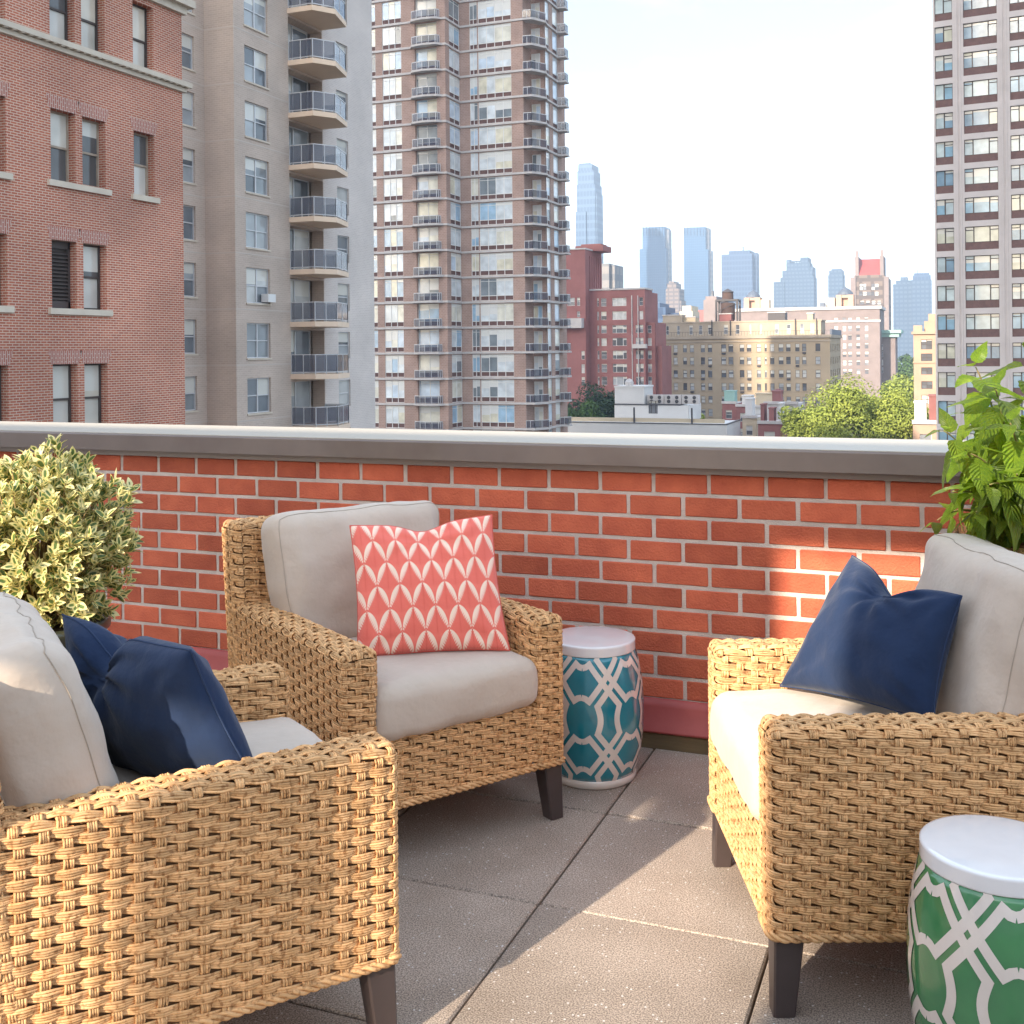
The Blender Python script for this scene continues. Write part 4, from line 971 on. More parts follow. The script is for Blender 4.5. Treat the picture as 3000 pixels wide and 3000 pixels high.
for i, w_ in enumerate(list(wins)):
    y0, zb, w, h = w_[:4]
    ops.append((y0 - RY0, zr0b - ZG, w, hh1 + 0.15)); wins.append((y0, zr0b, w, hh1 + 0.15, 'sash', M_dkframe, G_old, 0))
    if i < 3:
        ops.append((y0 - RY0, zr2b - ZG, w, zr2t - zr2b)); wins.append((y0, zr2b, w, zr2t - zr2b, 'louver' if i == 1 else 'sash', M_dkframe, G_old, 2))
        ops.append((y0 - RY0, zr3t - hh1 - ZG, w, hh1)); wins.append((y0, zr3t - hh1, w, hh1, 'sash', M_dkframe, G_old, 3))
RZT = zX(541, 20, RX) + 4.5
rw = MB(); facade(rw, (RX, RY0, ZG), DY, XP, RY1 - RY0, RZT - ZG, ops, 0.32)
rw.box((RX - 12, RY0, ZG), (RX - 0.4, RY1 - 0.02, RZT)); rw.add([(RX, RY1, ZG), (RX - 12, RY1, ZG), (RX - 12, RY1, RZT), (RX, RY1, RZT)], [(0, 1, 2, 3)])
part(rb_, rw, 'wall', M_redbr)
for (y0, zb, w, h, kind, fr, gl, row) in wins:
    if kind == 'louver':
        lb = MB()
        for a, b2 in ((0, 0.07), (w - 0.07, w)): lb.box((RX - 0.30, y0 + a, zb), (RX - 0.22, y0 + b2, zb + h))
        lb.box((RX - 0.30, y0, zb), (RX - 0.22, y0 + w, zb + 0.2)); lb.box((RX - 0.30, y0, zb + h - 0.2), (RX - 0.22, y0 + w, zb + h)); lb.box((RX - 0.31, y0, zb), (RX - 0.3, y0 + w, zb + h))
        sh = part(rb_, lb, 'shutter', M_dkframe)
        k = 0; zz = zb + 0.24
        while zz < zb + h - 0.26:
            sl = MB().add([(RX - 0.30, y0 + 0.07, zz + 0.07), (RX - 0.22, y0 + 0.07, zz), (RX - 0.22, y0 + w - 0.07, zz), (RX - 0.30, y0 + w - 0.07, zz + 0.07), (RX - 0.30, y0 + 0.07, zz + 0.09), (RX - 0.22, y0 + 0.07, zz + 0.02), (RX - 0.22, y0 + w - 0.07, zz + 0.02), (RX - 0.30, y0 + w - 0.07, zz + 0.09)], [(0,3,2,1),(4,5,6,7),(0,1,5,4),(1,2,6,5),(2,3,7,6),(3,0,4,7)])
            sl.v = [(x - (RX - 5), y - 21, z - ZG) for x, y, z in sl.v]; o = sl.build('slat', M_dkframe, sh); zz += 0.10
    else:
        put_window(rb_, (RX, y0, zb), DY, XP, kind, w, h, fr, gl, 0.26)
    if row != 0:                       # splayed flat arch of standing bricks
        ar = MB(); zt = zb + h; ar.add([(RX + 0.006, y0 - 0.05, zt), (RX + 0.006, y0 + w + 0.05, zt), (RX + 0.006, y0 + w + 0.16, zt + 0.36), (RX + 0.006, y0 - 0.16, zt + 0.36), (RX - 0.05, y0 - 0.05, zt), (RX - 0.05, y0 + w + 0.05, zt), (RX - 0.05, y0 + w + 0.16, zt + 0.36), (RX - 0.05, y0 - 0.16, zt + 0.36)], [(0, 1, 2, 3), (4, 5, 1, 0), (3, 2, 6, 7), (0, 3, 7, 4), (1, 5, 6, 2)])
        part(rb_, ar, 'flat_arch', M_redsol)
for row, zb in ((1, zb1), (2, zr2b), (0, None)):
    if zb is None: continue
    ys = [w for w in wins if w[7] == row]
    spans = [(ys[0][0], ys[0][0] + ys[0][2]), (ys[1][0], ys[2][0] + ys[2][2])] + ([(ys[3][0], ys[3][0] + ys[3][2])] if len(ys) > 3 else [])
    for k_, (a, b2) in enumerate(spans):
        zz = ys[0 if k_ == 0 else 1 if k_ == 1 else 3][1] if row == 1 else zb
        part(rb_, MB().box((RX - 0.3, a - 0.14, zz - 0.16), (RX + 0.09, b2 + 0.14, zz - 0.002)), 'sill', M_stone)
zc0, zc1 = zX(0, 96, RX), zX(0, 70, RX)
part(rb_, MB().box((RX - 0.05, RY0, zc0), (RX + 0.10, RY1 + 0.10, zc0 + 0.12)).box((RX - 0.05, RY0, zc0 + 0.121), (RX + 0.05, RY1 + 0.05, zc1 - 0.075)).box((RX - 0.05, RY0, zc1 - 0.074), (RX + 0.22, RY1 + 0.22, zc1 + 0.07)), 'belt_course', M_stone)
dm = MB().box((0, 0, 0), (0.15, 0.12, zc1 - zc0 - 0.20)).mesh('dentil', M_stone); yy = 18.6
while yy < RY1: inst('dentil', dm, rb_, Vector((RX + 0.051, yy, zc0 + 0.122)) - Vector(rb_.location)); yy += 0.27
zk = zX(541, 47, RX)
part(rb_, MB().box((RX - 0.05, RY0, zk), (RX + 0.12, RY1 + 0.12, zk + 0.22)).box((RX - 0.05, RY0, zk + 0.221), (RX + 0.3, RY1 + 0.3, zk + 0.45)).box((RX - 0.02, RY0, zk + 0.451), (RX + 0.04, RY1 + 0.04, RZT)), 'upper_cornice', M_stone)
# ---------------------------------------------------------------- grey apartment block with corner balconies
GX, GXa, GY = -31.9, -33.62, 44.3
gb = tag(empty('grey_apartment_building', (GX - 6, 50, ZG)), 'grey brick apartment block with stacked peach balconies and glass railings', 'building')
GZT = 34.0; FH = 2.70
GYb = yX(851, GX); GYc = yX(952, GX); GYe = yX(1098, GX); GYm = GY
ztops = [zX(905, y, GX + 1.2) for y in (137, 302, 471, 633, 805, 966, 1129)]
zs0 = ztops[3]; zf = lambda k: zs0 + k * FH        # balcony floor levels, k = -9..
zw = zX(760, 595 * S1, GX)                         # head of one window on the long face
KR = range(-11, 9)
gw = MB(); gl_ = MB()
opA = []; opB = []; opD = []; opR = []
wy0, wy1 = yX(724, GX), yX(793, GX); wh = 1.72
hA = [zX(577, y, GXa) for y in (215 * S1,)][0]
ay0, ay1 = yX(520, GXa), yX(577, GXa)
ry0, ry1 = yX(992, GX), yX(1026, GX)
for k in KR:
    zt = zw + k * FH
    if ZG + 3 < zt < GZT - 1: opB.append((wy0 - GYm, zt - wh - ZG, wy1 - wy0, wh))
    za = hA + (k - 0) * FH
    if ZG + 3 < za < GZT - 1: opA.append((ay0 - 38.0, za - 1.62 - ZG, ay1 - ay0, 1.62))
    zb = zf(k)
    if ZG + 1 < zb < GZT - 3: opD.append((0.05, zb - ZG, GYc - GYb - 0.1, 2.3)); opR.append((ry0 - GYc, zb + 0.75 - ZG, ry1 - ry0, 1.5))
facade(gw, (GXa, 38.0, ZG), DY, XP, GY - 38.0, GZT - ZG, opA, 0.16)
facade(gw, (GXa, GY, ZG), DX, YN, GX - GXa, GZT - ZG, [], 0.1)
facade(gw, (GX, GYm, ZG), DY, XP, GYb - GYm, GZT - ZG, opB, 0.16)
facade(gw, (GX, GYb, ZG), DY, XP, GYc - GYb, GZT - ZG, opD, 0.75)
facade(gl_, (GX, GYc, ZG), DY, XP, GYe - GYc, GZT - ZG, opR, 0.14)
gl_.add([(GX, GYe, ZG), (GX - 14, GYe, ZG), (GX - 14, GYe, GZT), (GX, GYe, GZT)], [(0, 1, 2, 3)])
gw.box((GX - 14, 38.0, ZG), (GXa - 0.8, GYe - 0.1, GZT)); gw.box((GXa - 0.7, GY + 0.9, ZG), (GX - 0.9, GYe - 0.1, GZT))
part(gb, gw, 'wall', M_greybr); part(gb, gl_, 'end_wall', M_greylt)
for o in opA: put_window(gb, (GXa, 38.0 + o[0], ZG + o[1]), DY, XP, 'sash', o[2], o[3], M_alu, G_grey, 0.14); part(gb, MB().box((GXa - 0.1, 38.0 + o[0] - 0.05, ZG + o[1] - 0.09), (GXa + 0.06, 38.0 + o[0] + o[2] + 0.05, ZG + o[1] - 0.002)), 'sill', M_stone)
for o in opB: put_window(gb, (GX, GYm + o[0], ZG + o[1]), DY, XP, 'sash2', o[2], o[3], M_alu, G_grey, 0.14); part(gb, MB().box((GX - 0.1, GYm + o[0] - 0.05, ZG + o[1] - 0.09), (GX + 0.06, GYm + o[0] + o[2] + 0.05, ZG + o[1] - 0.002)), 'sill', M_stone)
for o in opD: put_window(gb, (GX, GYb + o[0], ZG + o[1]), DY, XP, 'slide', o[2] - 0.35, o[3], M_alu, G_grey, 0.70, 'sliding_door')
for o in opR: put_window(gb, (GX, GYc + o[0], ZG + o[1]), DY, XP, 'sash', o[2], o[3], M_alu, G_grey, 0.13)
acb = MB(); za = zX(770, 885, GX); acb.box((GX - 0.1, wy1 - 0.62, za), (GX + 0.32, wy1 + 0.02, za + 0.40)).build
part(gb, acb, 'air_conditioner', M_white)
bx0 = at_Y(924, yh(924), GYb).x; by1 = yX(991, bx0 + 0.70); by2 = yX(1024, bx0 + 0.04)
poly = [(GX - 0.02, GYb), (bx0, GYb), (bx0 + 0.70, by1), (bx0 + 0.04, by2), (GX - 0.02, by2)]
L_ = Vector(gb.location)
sl = MB().prism([(p[0] - L_.x, p[1] - L_.y) for p in poly], -0.26, 0.0).mesh('balcony', M_peach)
rm = MB(); gm = MB()
P3 = [Vector((p[0] - L_.x, p[1] - L_.y, 0)) for p in [(GX + 0.02, GYb + 0.06), (bx0 - 0.04, GYb + 0.06), (bx0 + 0.64, by1), (bx0 - 0.02, by2 - 0.06), (GX + 0.02, by2 - 0.06)]]
for a, b2 in zip(P3[:-1], P3[1:]):
    for z in (0.10, 1.0): rm.tube([a + Vector((0, 0, z)), b2 + Vector((0, 0, z))], 0.028, 4)
    nseg = 3 if (b2 - a).length > 2.5 else 2
    for i in range(nseg + 1): p = a.lerp(b2, i / nseg); rm.tube([p, p + Vector((0, 0, 1.02))], 0.026, 4)
    gm.add([tuple(a + Vector((0, 0, 0.12))), tuple(b2 + Vector((0, 0, 0.12))), tuple(b2 + Vector((0, 0, 0.97))), tuple(a + Vector((0, 0, 0.97)))], [(0, 1, 2, 3)])
rmm, gmm = rm.mesh('railing', M_alu), gm.mesh('glass_panel', G_rail)
for k in KR:
    if ZG + 1 < zf(k) < GZT - 3:
        o = inst('balcony', sl, gb, (0, 0, zf(k) - ZG)); inst('railing', rmm, o); inst('glass_panel', gmm, o)
        zb = zw + k * FH + 0.62
        part(gb, MB().box((GXa - 0.02, 38, zb), (GXa + 0.008, GY - 0.012, zb + 0.06)).box((GXa + 0.009, GY - 0.01, zb), (GX + 0.008, GY + 0.02, zb + 0.06)).box((GX - 0.02, GY + 0.021, zb), (GX + 0.008, GYb - 0.005, zb + 0.06)), 'string_course', M_string)

# ---------------------------------------------------------------- brown and glass high-rise
TY1, TY2 = 117.9, 122.0; TX1 = xY(1312, TY1)
tb = tag(empty('brown_glass_tower', (TX1, TY2 + 4, ZG)), 'brown brick residential tower with white slab edges, glass bays and curved balcony stacks', 'building')
TZT = 62.0; TF = 3.02
zt0 = zY(1206, 588, TY1); tz = lambda k: zt0 + k * TF      # slab levels
x_l = -76.0
TX3 = xY(1540, TY2); TX4 = TX3 + 1.85; TY3 = TY2 + 2.6; TY4 = yX(1650, TX4)
u = lambda px: xY(px, TY1)
bay = [(u(1097) - 1.3, u(1108)), (u(1128), u(1183.5)), (u(1223), u(1287))]
S3 = 0.41408; n_ = lambda c: 900 + c * S3
u2 = lambda px: xY(px, TY2)
o3 = [(u2(n_(1168)), u2(n_(1222))), (u2(n_(1228)), u2(n_(1462)))]
yb0, yb1 = yX(n_(1024), TX1), yX(n_(1098), TX1)
y5 = [(yX(n_(1703), TX4), yX(n_(1732), TX4)), (yX(n_(1755), TX4), yX(n_(1790), TX4))]
tw_ = MB(); op1, op2, op3, op4, op5 = [], [], [], [], []
KT = [k for k in range(-14, 20) if ZG + 1 < tz(k) < TZT - 3]
for k in KT:
    z = tz(k) - ZG + 0.16; h = TF - 0.36
    op1 += [(bay[0][0] - x_l, z, bay[0][1] - bay[0][0], h), (bay[1][0] - x_l, z, bay[1][1] - bay[1][0], h), (bay[2][0] - x_l, z, bay[2][1] - bay[2][0], h)]
    op2.append((yb0 - TY1, z, yb1 - yb0, h)); op3 += [(a - TX1, z, b2 - a, h) for a, b2 in o3]; op5 += [(a - TY3, z, b2 - a, h) for a, b2 in y5]
facade(tw_, (x_l, TY1, ZG), DX, YN, TX1 - x_l, TZT - ZG, op1, 0.45)
facade(tw_, (TX1, TY1, ZG), DY, XP, TY2 - TY1, TZT - ZG, op2, 0.2)
facade(tw_, (TX1, TY2, ZG), DX, YN, TX3 - TX1, TZT - ZG, op3, 0.2)
facade(tw_, (TX3, TY2, ZG), DY, XP, TY3 - TY2, TZT - ZG, [], 0.2)
facade(tw_, (TX3, TY3, ZG), DX, YN, TX4 - TX3, TZT - ZG, [], 0.2)
facade(tw_, (TX4, TY3, ZG), DY, XP, TY4 - TY3, TZT - ZG, op5, 0.2)
tw_.box((x_l, TY1 + 0.6, ZG), (TX1 - 0.6, TY4 + 8, TZT)); tw_.box((TX1 - 0.5, TY2 + 0.5, ZG), (TX3 - 0.4, TY4 + 8, TZT)); tw_.box((TX3 - 0.3, TY3 + 0.4, ZG), (TX4 - 0.3, TY4 - 0.02, TZT))
part(tb, tw_, 'wall', M_brownbr)
Lt = Vector(tb.location)
def poly_local(P): return [(p[0] - Lt.x, p[1] - Lt.y) for p in P]
e = 0.14
bandp = [(x_l, TY1 - e), (bay[2][0] - 0.5, TY1 - e), (bay[2][0] - 0.1, TY1 - 0.75), ((bay[2][0] + bay[2][1]) / 2, TY1 - 1.05), (bay[2][1] + 0.2, TY1 - 0.75), (bay[2][1] + 0.7, TY1 - e), (TX1 + e, TY1 - e), (TX1 + e, TY2 - e), (TX3 + e * 0, TY2 - e), (TX3 + 1.1, TY2 - 0.05), (TX4 + 0.35, TY3 - 0.6), (TX4 + e, TY3 + 0.4), (TX4 + e, TY4), (TX4 - 0.3, TY4), (TX4 - 0.3, TY3 + 0.5), (TX3 - 0.3, TY2 + 0.7), (TX1 - 0.3, TY2 + 0.7), (TX1 - 0.5, TY1 + 0.3), (x_l, TY1 + 0.3)]
band = MB().prism(poly_local(bandp), -0.12, 0.12).mesh('floor_slab', M_slab)
def rail_set(pts, h=1.02):
    a = MB(); g = MB(); V = [Vector((*p, 0)) for p in poly_local(pts)]
    for p, q in zip(V[:-1], V[1:]):
        a.tube([p + Vector((0, 0, h)), q + Vector((0, 0, h))], 0.05, 4)
        for i in (0, 0.5, 1): w_ = p.lerp(q, i); a.tube([w_ + Vector((0, 0, 0.12)), w_ + Vector((0, 0, h))], 0.03, 4)
        g.add([tuple(p + Vector((0, 0, 0.2))), tuple(q + Vector((0, 0, 0.2))), tuple(q + Vector((0, 0, h - 0.05))), tuple(p + Vector((0, 0, h - 0.05)))], [(0, 1, 2, 3)])
    return a.mesh('railing', M_alu), g.mesh('glass_panel', G_rail)
r1 = rail_set([(bay[2][0] - 0.25, TY1 - 0.2), (bay[2][0] - 0.05, TY1 - 0.68), ((bay[2][0] + bay[2][1]) / 2, TY1 - 0.97), (bay[2][1] + 0.15, TY1 - 0.68), (bay[2][1] + 0.45, TY1 - 0.2)])
r2 = rail_set([(TX3 + 0.02, TY2 - 0.06), (TX3 + 1.05, TY2 + 0.02), (TX4 + 0.27, TY3 - 0.55), (TX4 + 0.06, TY3 + 0.1)])
r3 = rail_set([(TX4 + 0.05, TY4 - 1.4), (TX4 + 1.0, TY4 - 1.2), (TX4 + 1.0, TY4 - 0.1), (TX4 + 0.05, TY4)])
bk = MB().prism(poly_local([(TX4 + 0.02, TY4 - 1.5), (TX4 + 1.1, TY4 - 1.25), (TX4 + 1.1, TY4 + 0.0), (TX4 + 0.02, TY4 + 0.1)]), -0.1, 0.1).mesh('balcony', M_slab)
for k in KT:
    z = tz(k); o = inst('floor_slab', band, tb, (0, 0, z - ZG))
    for rr2 in (r1, r2): q = inst('railing', rr2[0], o); g_ = inst('glass_panel', rr2[1], o)
    q = inst('balcony', bk, tb, (0, 0, z - ZG)); inst('railing', r3[0], q); inst('glass_panel', r3[1], q)
    zz = z + 0.16; h = TF - 0.36
    for i, (a, b2) in enumerate(bay):
        put_window(tb, (a, TY1, zz), DX, YN, ('bay2', 'bay3', 'bay2')[i], b2 - a, h, M_white, G_tower, 0.10 if i < 2 else 0.42, 'window_bay')
    put_window(tb, (TX1, yb0, zz), DY, XP, 'bay2', yb1 - yb0, h, M_white, G_tower, 0.1, 'window_bay')
    put_window(tb, (o3[0][0], TY2, zz), DX, YN, 'bay2', o3[0][1] - o3[0][0], h, M_white, G_tower, 0.1, 'window_bay')
    put_window(tb, (o3[1][0], TY2, zz), DX, YN, 'bay4', o3[1][1] - o3[1][0], h, M_white, G_tower, 0.1, 'window_bay')
    for a, b2 in y5: put_window(tb, (TX4, a, zz), DY, XP, 'bay1', b2 - a, h, M_alu, G_tower, 0.1, 'window_bay')
    put_window(tb, (TX3 + 0.1, TY3, zz), DX, YN, 'slide', 1.1, h - 0.3, M_white, G_tower, -0.04, 'balcony_door')

# ---------------------------------------------------------------- concrete-framed tower at the right
rp0 = c2w((2741 - 1500) / FPX * 116, 116); rd_c = Vector((0.879, -0.476)); rd = c2w(*rd_c); rd.normalize(); rn = Vector((rd.y, -rd.x, 0)) 
if rn.dot(rp0) > 0: rn = -rn
rt = tag(empty('concrete_tower', (rp0.x, rp0.y, ZG)), 'concrete framed tower with dark brick spandrels and wide three-part windows', 'building')
RF = 3.0; RTZ = 55.0
def u_at(px):
    d = ray(px, yh(px)); # intersect plan ray with the face line
    A = d.x * rd.y - d.y * rd.x; t = (rp0.x * rd.y - rp0.y * rd.x) / A; p = Vector((d.x * t, d.y * t, 0)); return (p - Vector((rp0.x, rp0.y, 0))).dot(rd), t
def rz(px, py): _, t = u_at(px); d = ray(px, py); return CH + d.z * t
zr0 = rz(2760, 669)                                          # one window head
cuts = [(2746.5, 2798), (2830, 2929), (2966, 3066), (3104, 3210)]
bays = [(u_at(a)[0], u_at(b2)[0]) for a, b2 in cuts]; RW = bays[-1][1] + 1.2
wv = MB(); opsR = []; opsS = []
KQ = [k for k in range(-14, 14) if ZG + 4 < zr0 + k * RF < RTZ - 1]
for k in KQ:
    zt = zr0 + k * RF
    for a, b2 in bays: opsR.append((a, zt - 2.40 - ZG, b2 - a, 2.40))
facade(wv, (rp0.x, rp0.y, ZG), rd, rn, RW, RTZ - ZG, opsR, 0.28)
bq = rp0 - rn * 14; q0 = rp0 + rd * RW
wv.add([tuple(Vector((rp0.x, rp0.y, ZG))), tuple(Vector((bq.x, bq.y, ZG))), tuple(Vector((bq.x, bq.y, RTZ))), tuple(Vector((rp0.x, rp0.y, RTZ)))], [(3, 2, 1, 0)])
bi = rp0 - rn * 0.5; wv.prism([(bi.x, bi.y), ((bi + rd * RW).x, (bi + rd * RW).y), ((bq + rd * RW).x, (bq + rd * RW).y), (bq.x, bq.y)], ZG, RTZ)
part(rt, wv, 'wall', M_conc)
for i in range(len(bays) - 1):                               # fluted piers
    a, b2 = bays[i][1], bays[i + 1][0]; wd = b2 - a
    for t in (0.30, 0.62):
        p = rp0 + rd * (a + wd * t); p2 = p + rd * 0.16; c = p + rn * 0.10; c2 = p2 + rn * 0.10
        part(rt, MB().prism([(p.x, p.y), (p2.x, p2.y), (c2.x, c2.y), (c.x, c.y)], ZG, RTZ - 0.3), 'pier_rib', M_conc)
for k in KQ:
    zt = zr0 + k * RF
    for i, (a, b2) in enumerate(bays):
        P = rp0 + rd * a; P.z = zt - 1.62
        put_window(rt, P, rd, rn, 'duo' if i == 0 else 'tri', b2 - a, 1.62, M_dkframe, G_right, 0.22)
        s0 = rp0 + rd * a - rn * 0.20; s1 = rp0 + rd * b2 - rn * 0.20; s2 = s1 - rn * 0.07; s3 = s0 - rn * 0.07
        part(rt, MB().prism([(s0.x, s0.y), (s1.x, s1.y), (s2.x, s2.y), (s3.x, s3.y)], zt - 2.395, zt - 1.625), 'spandrel', M_spandrel)
# ================================================================= MIDDLE AND FAR CITY
def wallmat(name, c, v=0.12, sc=0.25, rough=0.9): return mat(name, c, rough, var=tuple(x * (1 - v * 1.6) for x in c), var_scale=sc, spec=0.2)
M_fred = wallmat('far_red_brick', (0.35, 0.15, 0.14)); M_fred2 = wallmat('far_red_brick_side', (0.31, 0.135, 0.125)); M_tan = wallmat('tan_brick', (0.46, 0.36, 0.25), 0.10, 0.12); M_tan2 = wallmat('tan_stone', (0.45, 0.37, 0.285))  # darker side copy of the red brick paints in shade; rowhouses reuse it
M_pinkgrey = wallmat('pink_grey_stone', (0.25, 0.205, 0.20)); M_roofw = wallmat('white_roof', (0.70, 0.68, 0.66), 0.06); M_cream = wallmat('cream_render', (0.64, 0.53, 0.38), 0.1)
M_tank = mat('tank_timber', (0.10, 0.062, 0.052), 0.9, var=(0.07, 0.045, 0.04), var_scale=4, stretch=(6, 6, 0.5)); M_steel = mat('dark_steel', (0.06, 0.055, 0.06), 0.6)
M_slate = mat('slate_dome', (0.09, 0.11, 0.15), 0.6); M_redroof = mat('red_tile_roof', (0.36, 0.06, 0.055), 0.7, var=(0.28, 0.05, 0.05), var_scale=0.3); M_verdi = mat('verdigris', (0.26, 0.42, 0.38), 0.7)
M_brownst = wallmat('brownstone', (0.48, 0.33, 0.25)); M_whframe = M_white; M_dk = M_dkframe
def far_building(name, label, x0, x1, Y, z1, depth, m, cat='building', z0=ZG):
    """box building whose front faces the viewer's side; returns (empty, x0, x1)"""
    o = tag(empty(name, ((x0 + x1) / 2, Y + depth / 2, z0)), label, cat); return o
def win_grid(parent, Y, colsp, rowsp, kind='sash', frame=M_whframe, glass=None, rec=0.18, ref=None, mb=None, X0=None, W=None, H=None, m=None):
    """facade in plane Y with windows at pixel columns / rows; builds the wall too"""
    glass = glass or G_far; opn = []; lst = []
    for (a, b2, rows_) in colsp:
        for (t, bt) in (rows_ if rows_ else rowsp):
            xa, xb = xY(a, Y), xY(b2, Y); pm_ = ref or (a + b2) / 2; zt, zb = zY(pm_, t, Y), zY(pm_, bt, Y)
            opn.append((xa - X0, zb - ZG, xb - xa, zt - zb)); lst.append((xa, zb, xb - xa, zt - zb))
    w = MB(); facade(w, (X0, Y, ZG), DX, YN, W, H - ZG, opn, rec); part(parent, w, 'wall', m)
    for (xa, zb, ww, hh) in lst: put_window(parent, (xa, Y, zb), DX, YN, kind if ww < 2.2 else ('sash2' if ww < 3 else 'bay3' if kind == 'bay' else 'tri'), ww, hh, frame, glass, rec - 0.02)
    return lst
c1 = lambda x: 1650 + x * 0.2588; r1_ = lambda y: 700 + y * 0.2588
c2_ = lambda x: 2050 + x * 0.2847; r2_ = lambda y: 700 + y * 0.2847
c6 = lambda x: 2200 + x * 0.4141; r6 = lambda y: 650 + y * 0.4141

# ---- dark red apartment house
Y0 = 232.0; fr = empty('red_apartment_house', (xY(1800, Y0), Y0 + 8, ZG)); tag(fr, 'dark red brick apartment house with white framed windows and a taller rear wing', 'building')
X0, X1 = xY(c1(300), Y0), xY(c1(930), Y0); zt = zY(c1(620), r1_(578), Y0)
R7 = [(r1_(a), r1_(b2)) for a, b2 in ((668, 760), (820, 915), (978, 1066), (1122, 1210), (1265, 1360), (1415, 1510), (1560, 1655))]
win_grid(fr, Y0, [(c1(388), c1(408), None), (c1(432), c1(494), R7), (c1(560), c1(720), None), (c1(822), c1(870), R7[2:]), (c1(866), c1(870) + 10, [])], R7, 'sash', X0=X0, W=X1 - X0, H=zt, m=M_fred, ref=c1(600))
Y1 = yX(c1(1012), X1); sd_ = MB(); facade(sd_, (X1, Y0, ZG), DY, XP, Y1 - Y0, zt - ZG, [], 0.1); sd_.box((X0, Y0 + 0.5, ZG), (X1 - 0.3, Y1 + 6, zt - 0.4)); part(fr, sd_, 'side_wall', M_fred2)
part(fr, MB().box((X0 - 0.2, Y0 - 0.2, zt), (X1 + 0.2, Y1 + 0.2, zt + 0.35)), 'coping', M_slab)
# stepped right shoulder, downpipes
zs_ = zY(c1(985), r1_(945), Y0 + 1.2); Xs = xY(c1(1040), Y0 + 1.2); Xs2 = xY(c1(1100), Y0 + 1.2)
opn = []; sw2 = MB()
xe0, xe1 = xY(c1(958), Y0 + 1.2), xY(c1(1002), Y0 + 1.2)
rws = [(zY(c1(980), b2, Y0 + 1.2), zY(c1(980), a, Y0 + 1.2)) for a, b2 in R7[2:]]
facade(sw2, (X1 + 0.01, Y0 + 1.2, ZG), DX, YN, Xs - X1, zs_ - ZG, [(xe0 - X1, a - ZG, xe1 - xe0, b2 - a) for a, b2 in rws], 0.18); sw2.box((X1 + 0.02, Y0 + 1.7, ZG), (Xs - 0.02, Y1 + 5, zs_ - 0.01))
sw2.box((Xs + 0.01, Y0 + 2.4, ZG), (Xs2, Y1 + 5, zY(c1(1060), r1_(1210), Y0 + 2.4))); part(fr, sw2, 'shoulder_wall', M_fred2)
for a, b2 in rws: put_window(fr, (xe0, Y0 + 1.2, a), DX, YN, 'sash', xe1 - xe0, b2 - a, M_white, G_far, 0.16)
for px in (c1(783), c1(852)): xx = xY(px, Y0); part(fr, MB().tube([(xx, Y0 - 0.14, ZG), (xx, Y0 - 0.14, zY(px, r1_(640), Y0))], 0.12, 6), 'downpipe', M_slab)
for px, py, w in ((c1(885), r1_(1190), 2.4),): xx = xY(px, Y0 - 0.5); zz = zY(px, py, Y0); part(fr, MB().box((xx - w / 2 - 0.6, Y0 - 1.3, zz - 0.9), (xx + w / 2, Y0 - 0.05, zz)), 'terrace_balcony', M_slab)
# tall wing behind at the left
Yw = Y0 - 3.0; Xa, Xb = xY(1645, Yw), xY(c1(258), Yw); zw_ = zY(c1(150), r1_(122), Yw); Yv = yX(c1(442), Xb)
R5 = [(r1_(a), r1_(b2)) for a, b2 in ((665, 755), (820, 885), (985, 1060), (1130, 1205), (1270, 1365), (1420, 1520), (1565, 1660))]
win_grid(fr, Yw, [(c1(160), c1(195), R5[:2]), (c1(50), c1(135), R5[:1]), (c1(205), c1(242), R5[4:])], R5, 'sash', X0=Xa, W=Xb - Xa, H=zw_, m=M_fred, ref=c1(180))
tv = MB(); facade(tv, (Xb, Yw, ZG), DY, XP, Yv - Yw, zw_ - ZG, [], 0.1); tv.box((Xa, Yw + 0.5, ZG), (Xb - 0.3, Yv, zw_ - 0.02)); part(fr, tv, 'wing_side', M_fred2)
for i in range(6): yy = Yw + (Yv - Yw) * (0.24 + 0.13 * i); part(fr, MB().box((Xb + 0.003, yy, zw_ - 17), (Xb + 0.25, yy + 0.7, zw_ - 1.2)), 'wing_rib', M_fred)
xk = xY(c1(395), Yv - 1); part(fr, MB().box((xk - 3.2, Yv - 7, zw_), (xk + 3.2, Yv - 0.6, zY(c1(395), r1_(105), Yv))).box((xk - 2.2, Yv - 6, zY(c1(395), r1_(105), Yv)), (xk + 2.4, Yv - 1.5, zY(c1(395), r1_(84), Yv))), 'bulkhead', M_fred2)
part(fr, MB().box((Xa - 0.2, Yw - 0.2, zw_), (Xb + 0.2, Yv + 0.2, zw_ + 0.3)), 'coping', M_slab)
zl = zY(c1(150), r1_(945), Yw - 1.6); part(fr, MB().box((Xa, Yw - 1.8, zl - 1.2), (xY(c1(238), Yw), Yw - 0.01, zl + 0.9)), 'terrace_parapet', M_slab)

